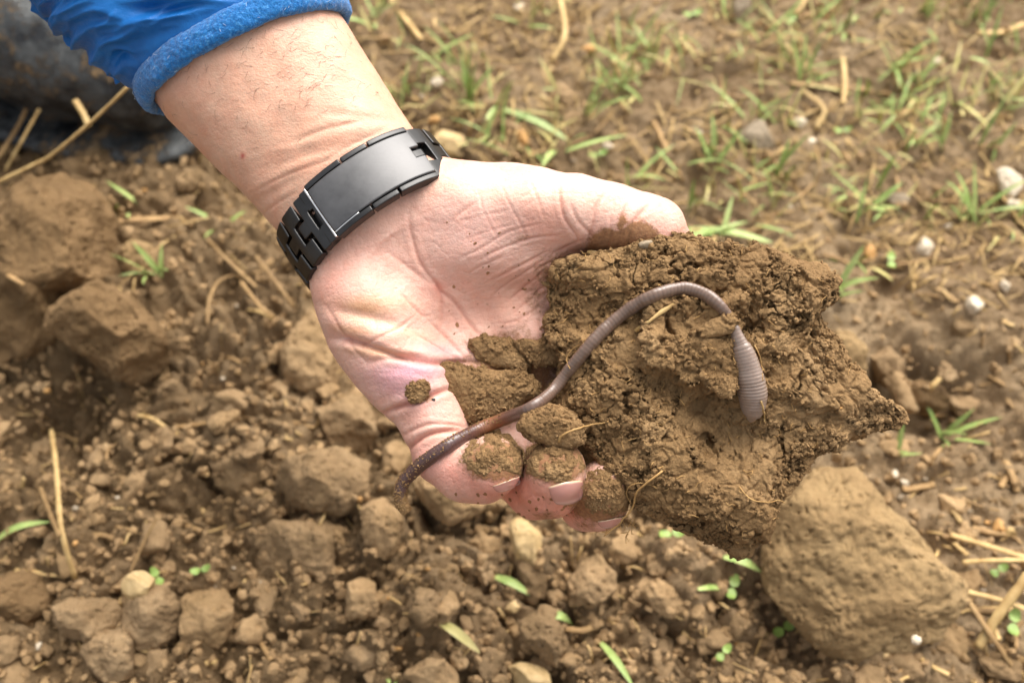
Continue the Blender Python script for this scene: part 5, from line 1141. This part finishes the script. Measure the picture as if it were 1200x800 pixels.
# ---------------------------------------------------------------- straw
def straw(label, pts, rad, mat='straw', lifts=None, flat=0.45, group=None, name='straw'):
    rad = rad * (0.62 if pts[0][1] < 400 and pts[0][0] > 400 else 0.85); lifts = lifts or [rad] * len(pts); A = np.array([np.r_[GG(x, y, l)] for (x, y), l in zip(pts, lifts)]); n = max(8, 5 * len(pts)); q = resample(A, n)
    if group: q[:, 2] = np.maximum(q[:, 2], np.interp(np.arange(n), [0, n - 1], [q[0, 2], q[-1, 2]]) - .0015)
    v, f = tube(q, rad * (1 + .10 * np.sin(np.arange(n) * 1.9 + pts[0][0])), 7, flat); return tag(obj(name, v, f, M[mat], local=False), label, 'straw', group)
for l, p, rd, mt, lf in [
  ('long bent dry stem crossing in front of the boot', [(-10, 217), (42, 192), (60, 182), (108, 142), (152, 100)], .0022, 'straw', [.02, .032, .05, .09, .125]),
  ('upright broken stem at the left, with a node at its middle', [(60, 503), (66, 550), (72, 620), (88, 678)], .0016, 'straw', [.022, .018, .010, .003]), ('short stem leaning on the upright broken one', [(47, 571), (58, 600), (70, 628)], .0014, 'straw_old', [.010, .012, .010]),
  ('short pale stem lying flat under the upright one', [(18, 667), (46, 671), (74, 673)], .0016, 'straw', None), ('thin dry stem left of centre, slanting', [(152, 672), (168, 636), (184, 606)], .0010, 'straw_old', [.006, .010, .012]), ('curved pale straw bit below the left hollow', [(160, 486), (178, 490), (196, 502), (208, 508)], .0014, 'straw', None),
  ('small straw bit right of the curved one', [(206, 500), (232, 497), (262, 491)], .0014, 'straw_old', None), ('small stub of straw under the block shaped clod', [(204, 610), (220, 616), (236, 622)], .0015, 'straw_old', None), ('straw standing between the left clods', [(26, 570), (28, 560)], .0018, 'straw', [.004, .012]),
  ('straw bit near the left edge, on the clod mass', [(0, 318), (14, 325), (28, 334)], .0016, 'straw_old', [.034, .034, .034]), ('long straw lying below the boot', [(138, 259), (190, 256), (240, 255), (272, 260)], .0026, 'straw_old', None), ('straw crossing left of the watch', [(242, 280), (262, 300), (300, 336)], .0018, 'straw_old', [.012, .010, .006]),
  ('stem curving down left of the palm', [(308, 318), (262, 326), (246, 348), (243, 380)], .0014, 'straw_old', [.006, .012, .012, .006]), ('thin stem left of the palm edge', [(282, 330), (306, 360), (322, 372)], .0014, 'straw_old', [.008, .01, .006]), ('stem beside the watch links', [(300, 300), (330, 340), (345, 360)], .0014, 'straw_old', [.01, .01, .006]),
  ('pale straw entering at the top edge above the arm', [(452, -10), (470, 16), (494, 46)], .0030, 'straw', None), ('straw standing at the top centre edge', [(655, -8), (662, 40), (646, 72)], .0034, 'straw', [.02, .01, .004]), ('slanting straw above the thumb', [(766, 142), (782, 176), (800, 212)], .0028, 'straw_old', None),
  ('thick straw piece at the top right of centre', [(896, 34), (930, 22), (976, 10)], .0044, 'straw_old', None), ('straw curving at the top edge of the right half', [(934, 16), (942, 0), (946, -12)], .0036, 'straw', None), ('long straw in the upper right field', [(926, 98), (986, 102), (1044, 110)], .0038, 'straw_old', None),
  ('short upright straw crossing the long one', [(988, 68), (990, 96), (988, 122)], .0030, 'straw', [.01, .01, .003]), ('hooked straw below the long one', [(940, 106), (966, 128), (956, 150)], .0034, 'straw', None), ('straw lying by the right edge near the top', [(1146, 38), (1172, 38), (1202, 28)], .0040, 'straw', None),
  ('curved pale straw in the upper right', [(1046, 148), (1058, 134), (1068, 130)], .0034, 'straw', [.004, .01, .006]), ('straw slanting at the far right below the corner', [(1176, 232), (1192, 256), (1206, 270)], .0034, 'straw', None), ('straw bundle stem reaching right above the hollow', [(1098, 338), (1122, 354)], .0030, 'straw_old', None),
  ('uppermost of the stems fanning at the lower right edge', [(1114, 626), (1160, 640), (1210, 656)], .0018, 'straw', [.006, .008, .01]), ('level stem in the fan at the lower right edge', [(1128, 658), (1170, 656), (1210, 656)], .0014, 'straw', [.006, .01, .012]), ('pale stem below the level one at the lower right', [(1130, 692), (1170, 702), (1210, 716)], .0016, 'straw', [.008, .010, .012]),
  ('thickest stem, slanting up to the right edge at lower right', [(1146, 758), (1170, 720), (1206, 672)], .0028, 'straw', [.004, .010, .02]), ('thin brown stem crossing under the thickest one', [(1134, 702), (1160, 742), (1200, 798)], .0017, 'straw_old', [.01, .008, .006]), ('short stem by the right side of the big clod', [(1118, 636), (1134, 650)], .0015, 'straw', [.004, .004]),
  ('vertical straw at the right edge above the stems', [(1178, 540), (1186, 556), (1192, 576)], .0022, 'straw_old', None), ('straw below the big clod at the right', [(1078, 770), (1096, 782), (1112, 790)], .0014, 'straw', None), ('straw bit at the bottom, left of the big clod', [(800, 740), (816, 752), (828, 766)], .0014, 'straw', None),
  ('brown twig beside the curled green blade', [(662, 736), (684, 738), (704, 728)], .0018, 'straw_old', None), ('dry leafy stem beside the boot, standing', [(6, 200), (24, 168), (46, 128)], .0022, 'straw', [.01, .025, .04]), ('second dry stem left of the boot', [(-6, 190), (20, 150), (34, 120)], .0020, 'straw_old', [.01, .02, .03]),
  ('thin stem rising left of the long bent stem', [(88, 118), (98, 134), (104, 148)], .0022, 'straw', [.05, .046, .04]), ('straw near the palm lower edge', [(236, 596), (242, 604)], .0014, 'straw', None)]:
    straw(l, p, rd, mt, lf)
rr = np.random.RandomState(9)
for k in range(290):
    x, y = rr.uniform(430, 1200), rr.uniform(0, 330)
    if rr.rand() < .25: x, y = rr.uniform(1050, 1200), rr.uniform(300, 790)
    elif rr.rand() < .12: x, y = rr.uniform(0, 420), rr.uniform(220, 780)
    a = rr.uniform(0, 6.28); L = rr.uniform(8, 50); straw('short bit of dry straw lying among others on the soil', [(x, y), (x + math.cos(a) * L * .5, y + math.sin(a) * L * .35 + rr.normal(0, 2)), (x + math.cos(a) * L, y + math.sin(a) * L * .7)], rr.uniform(.0006, .0020), rr.choice(['straw', 'straw_old', 'straw_old']), None, .45, 'short bits of straw scattered on the soil')

parts = []
for _ in range(2600):
    x, y = rr.uniform(400, 1215), rr.uniform(-10, 360)
    if rr.rand() < .3: x, y = rr.uniform(0, 1215), rr.uniform(0, 810)
    if perlin(np.array([[x / 90, y / 60, 7.3]]), 917)[0] < rr.uniform(-.5, .35): continue
    c = GG(x, y); a = rr.uniform(0, 3.14); L = rr.uniform(.005, .028) * (0.4 + .6 * (y < 360)); d_ = np.array([math.cos(a), math.sin(a), 0]) * L / 2; rd = rr.uniform(.0002, .0007)
    q = []
    for p_ in (c - d_, c + d_ * rr.uniform(-.2, .2), c + d_): q.append([p_[0], p_[1], float(gz(p_[0], p_[1])) + rd + rr.uniform(0, .003)])
    q[1][2] = max((q[0][2] + q[2][2]) / 2, q[1][2] - .001)
    parts.append(tube(np.array(q), rd, 4, .5))
v, f = join(parts); obj('straw_litter', v, f, M['straw'], local=False, kind='stuff', base=(0, .4, 0))

# ---------------------------------------------------------------- rubber boot beside the arm
bt = GG(228, 196); boot = thing('rubber_boot', 'muddy dark grey rubber boot standing behind the forearm at the left', 'boot', (bt[0] - 0.10, bt[1] + 0.02, 0))
e1 = np.array([-0.97, 0.24, 0]); e2 = np.array([0.24, 0.97, 0])       # toe to heel, and across
def BP(s, t, z): return np.array([bt[0], bt[1], 0]) + e1 * s + e2 * t + np.array([0, 0, z + 0.006])
hb = 0.0022; bf = Field(BP(0.15, 0, 0) - [.24, .15, .03], BP(0.15, 0, 0) + [.24, .15, .36], hb)
def bch(pts, k): fn, a, b = f_chain([[*BP(p[0], p[1], p[2]), p[3]] for p in pts]); bf.add(fn, a, b, k)
bch([(.043, .030, .036, .036), (.10, .036, .044, .044), (.17, .040, .056, .044), (.24, .036, .060, .044)], .012)
bch([(.048, .062, .034, .036), (.10, .072, .040, .040), (.17, .068, .050, .042), (.24, .060, .058, .044)], .03)
bch([(.25, .046, .07, .048), (.25, .046, .16, .052), (.24, .046, .36, .062)], .03)
bch([(.12, .05, .06, .040), (.19, .05, .085, .048), (.235, .048, .13, .050)], .03)
bv_, bfc = surface_nets(bf.v, bf.lo, hb); del bf
bv_ = smooth_mesh(bv_, bfc, 4); bn = vnormals(bv_, bfc)
if (bn[:, 2] * (bv_[:, 2] - bv_[:, 2].mean())).sum() < 0: bfc = bfc[:, ::-1].copy(); bn = -bn
bv_ = bv_ + bn * (0.0016 * fbm(bv_ / .03, 3, 600) + 0.004 * (1 - np.abs(perlin(bv_ / np.array([.03, .09, .05]), 601)) * 2) * sstep(.10, .2, (bv_ - BP(0, 0, 0)) @ e1))[:, None]
bv_[:, 2] = np.maximum(bv_[:, 2], 0.004)
obj('upper', bv_, bfc, M['boot'], boot, local=False)
def sole_ring(z, g):
    o_ = [(-.002 - g, .040), (.004 - g, .012 - g * .5), (.030, -.010 - g), (.10, -.014 - g), (.17, -.006 - g), (.25, -.006 - g), (.296, .010 - g), (.305 + g, .045), (.296, .085 + g), (.25, .098 + g), (.17, .108 + g), (.10, .114 + g), (.04, .100 + g), (.006 - g, .075 + g)]
    q = resample(np.array([(a, b, 0) for a, b in o_ + [o_[0]]], float), 71)[:-1]; return np.array([BP(a, b, z - .006) for a, b, _ in q])
rg = [sole_ring(-.006, -.006), sole_ring(-.002, -.001), sole_ring(.003, .0015), sole_ring(.007, .001), sole_ring(.009, -.005)]
v, f = loft(rg); f = [tuple(int(i) for i in q) for q in f] + [tuple(range(69, -1, -1)), tuple(range(4 * 70, 5 * 70))]
obj('sole', v, f, M['boot'], boot, local=False)
print('all', round(time.time() - T0, 1))
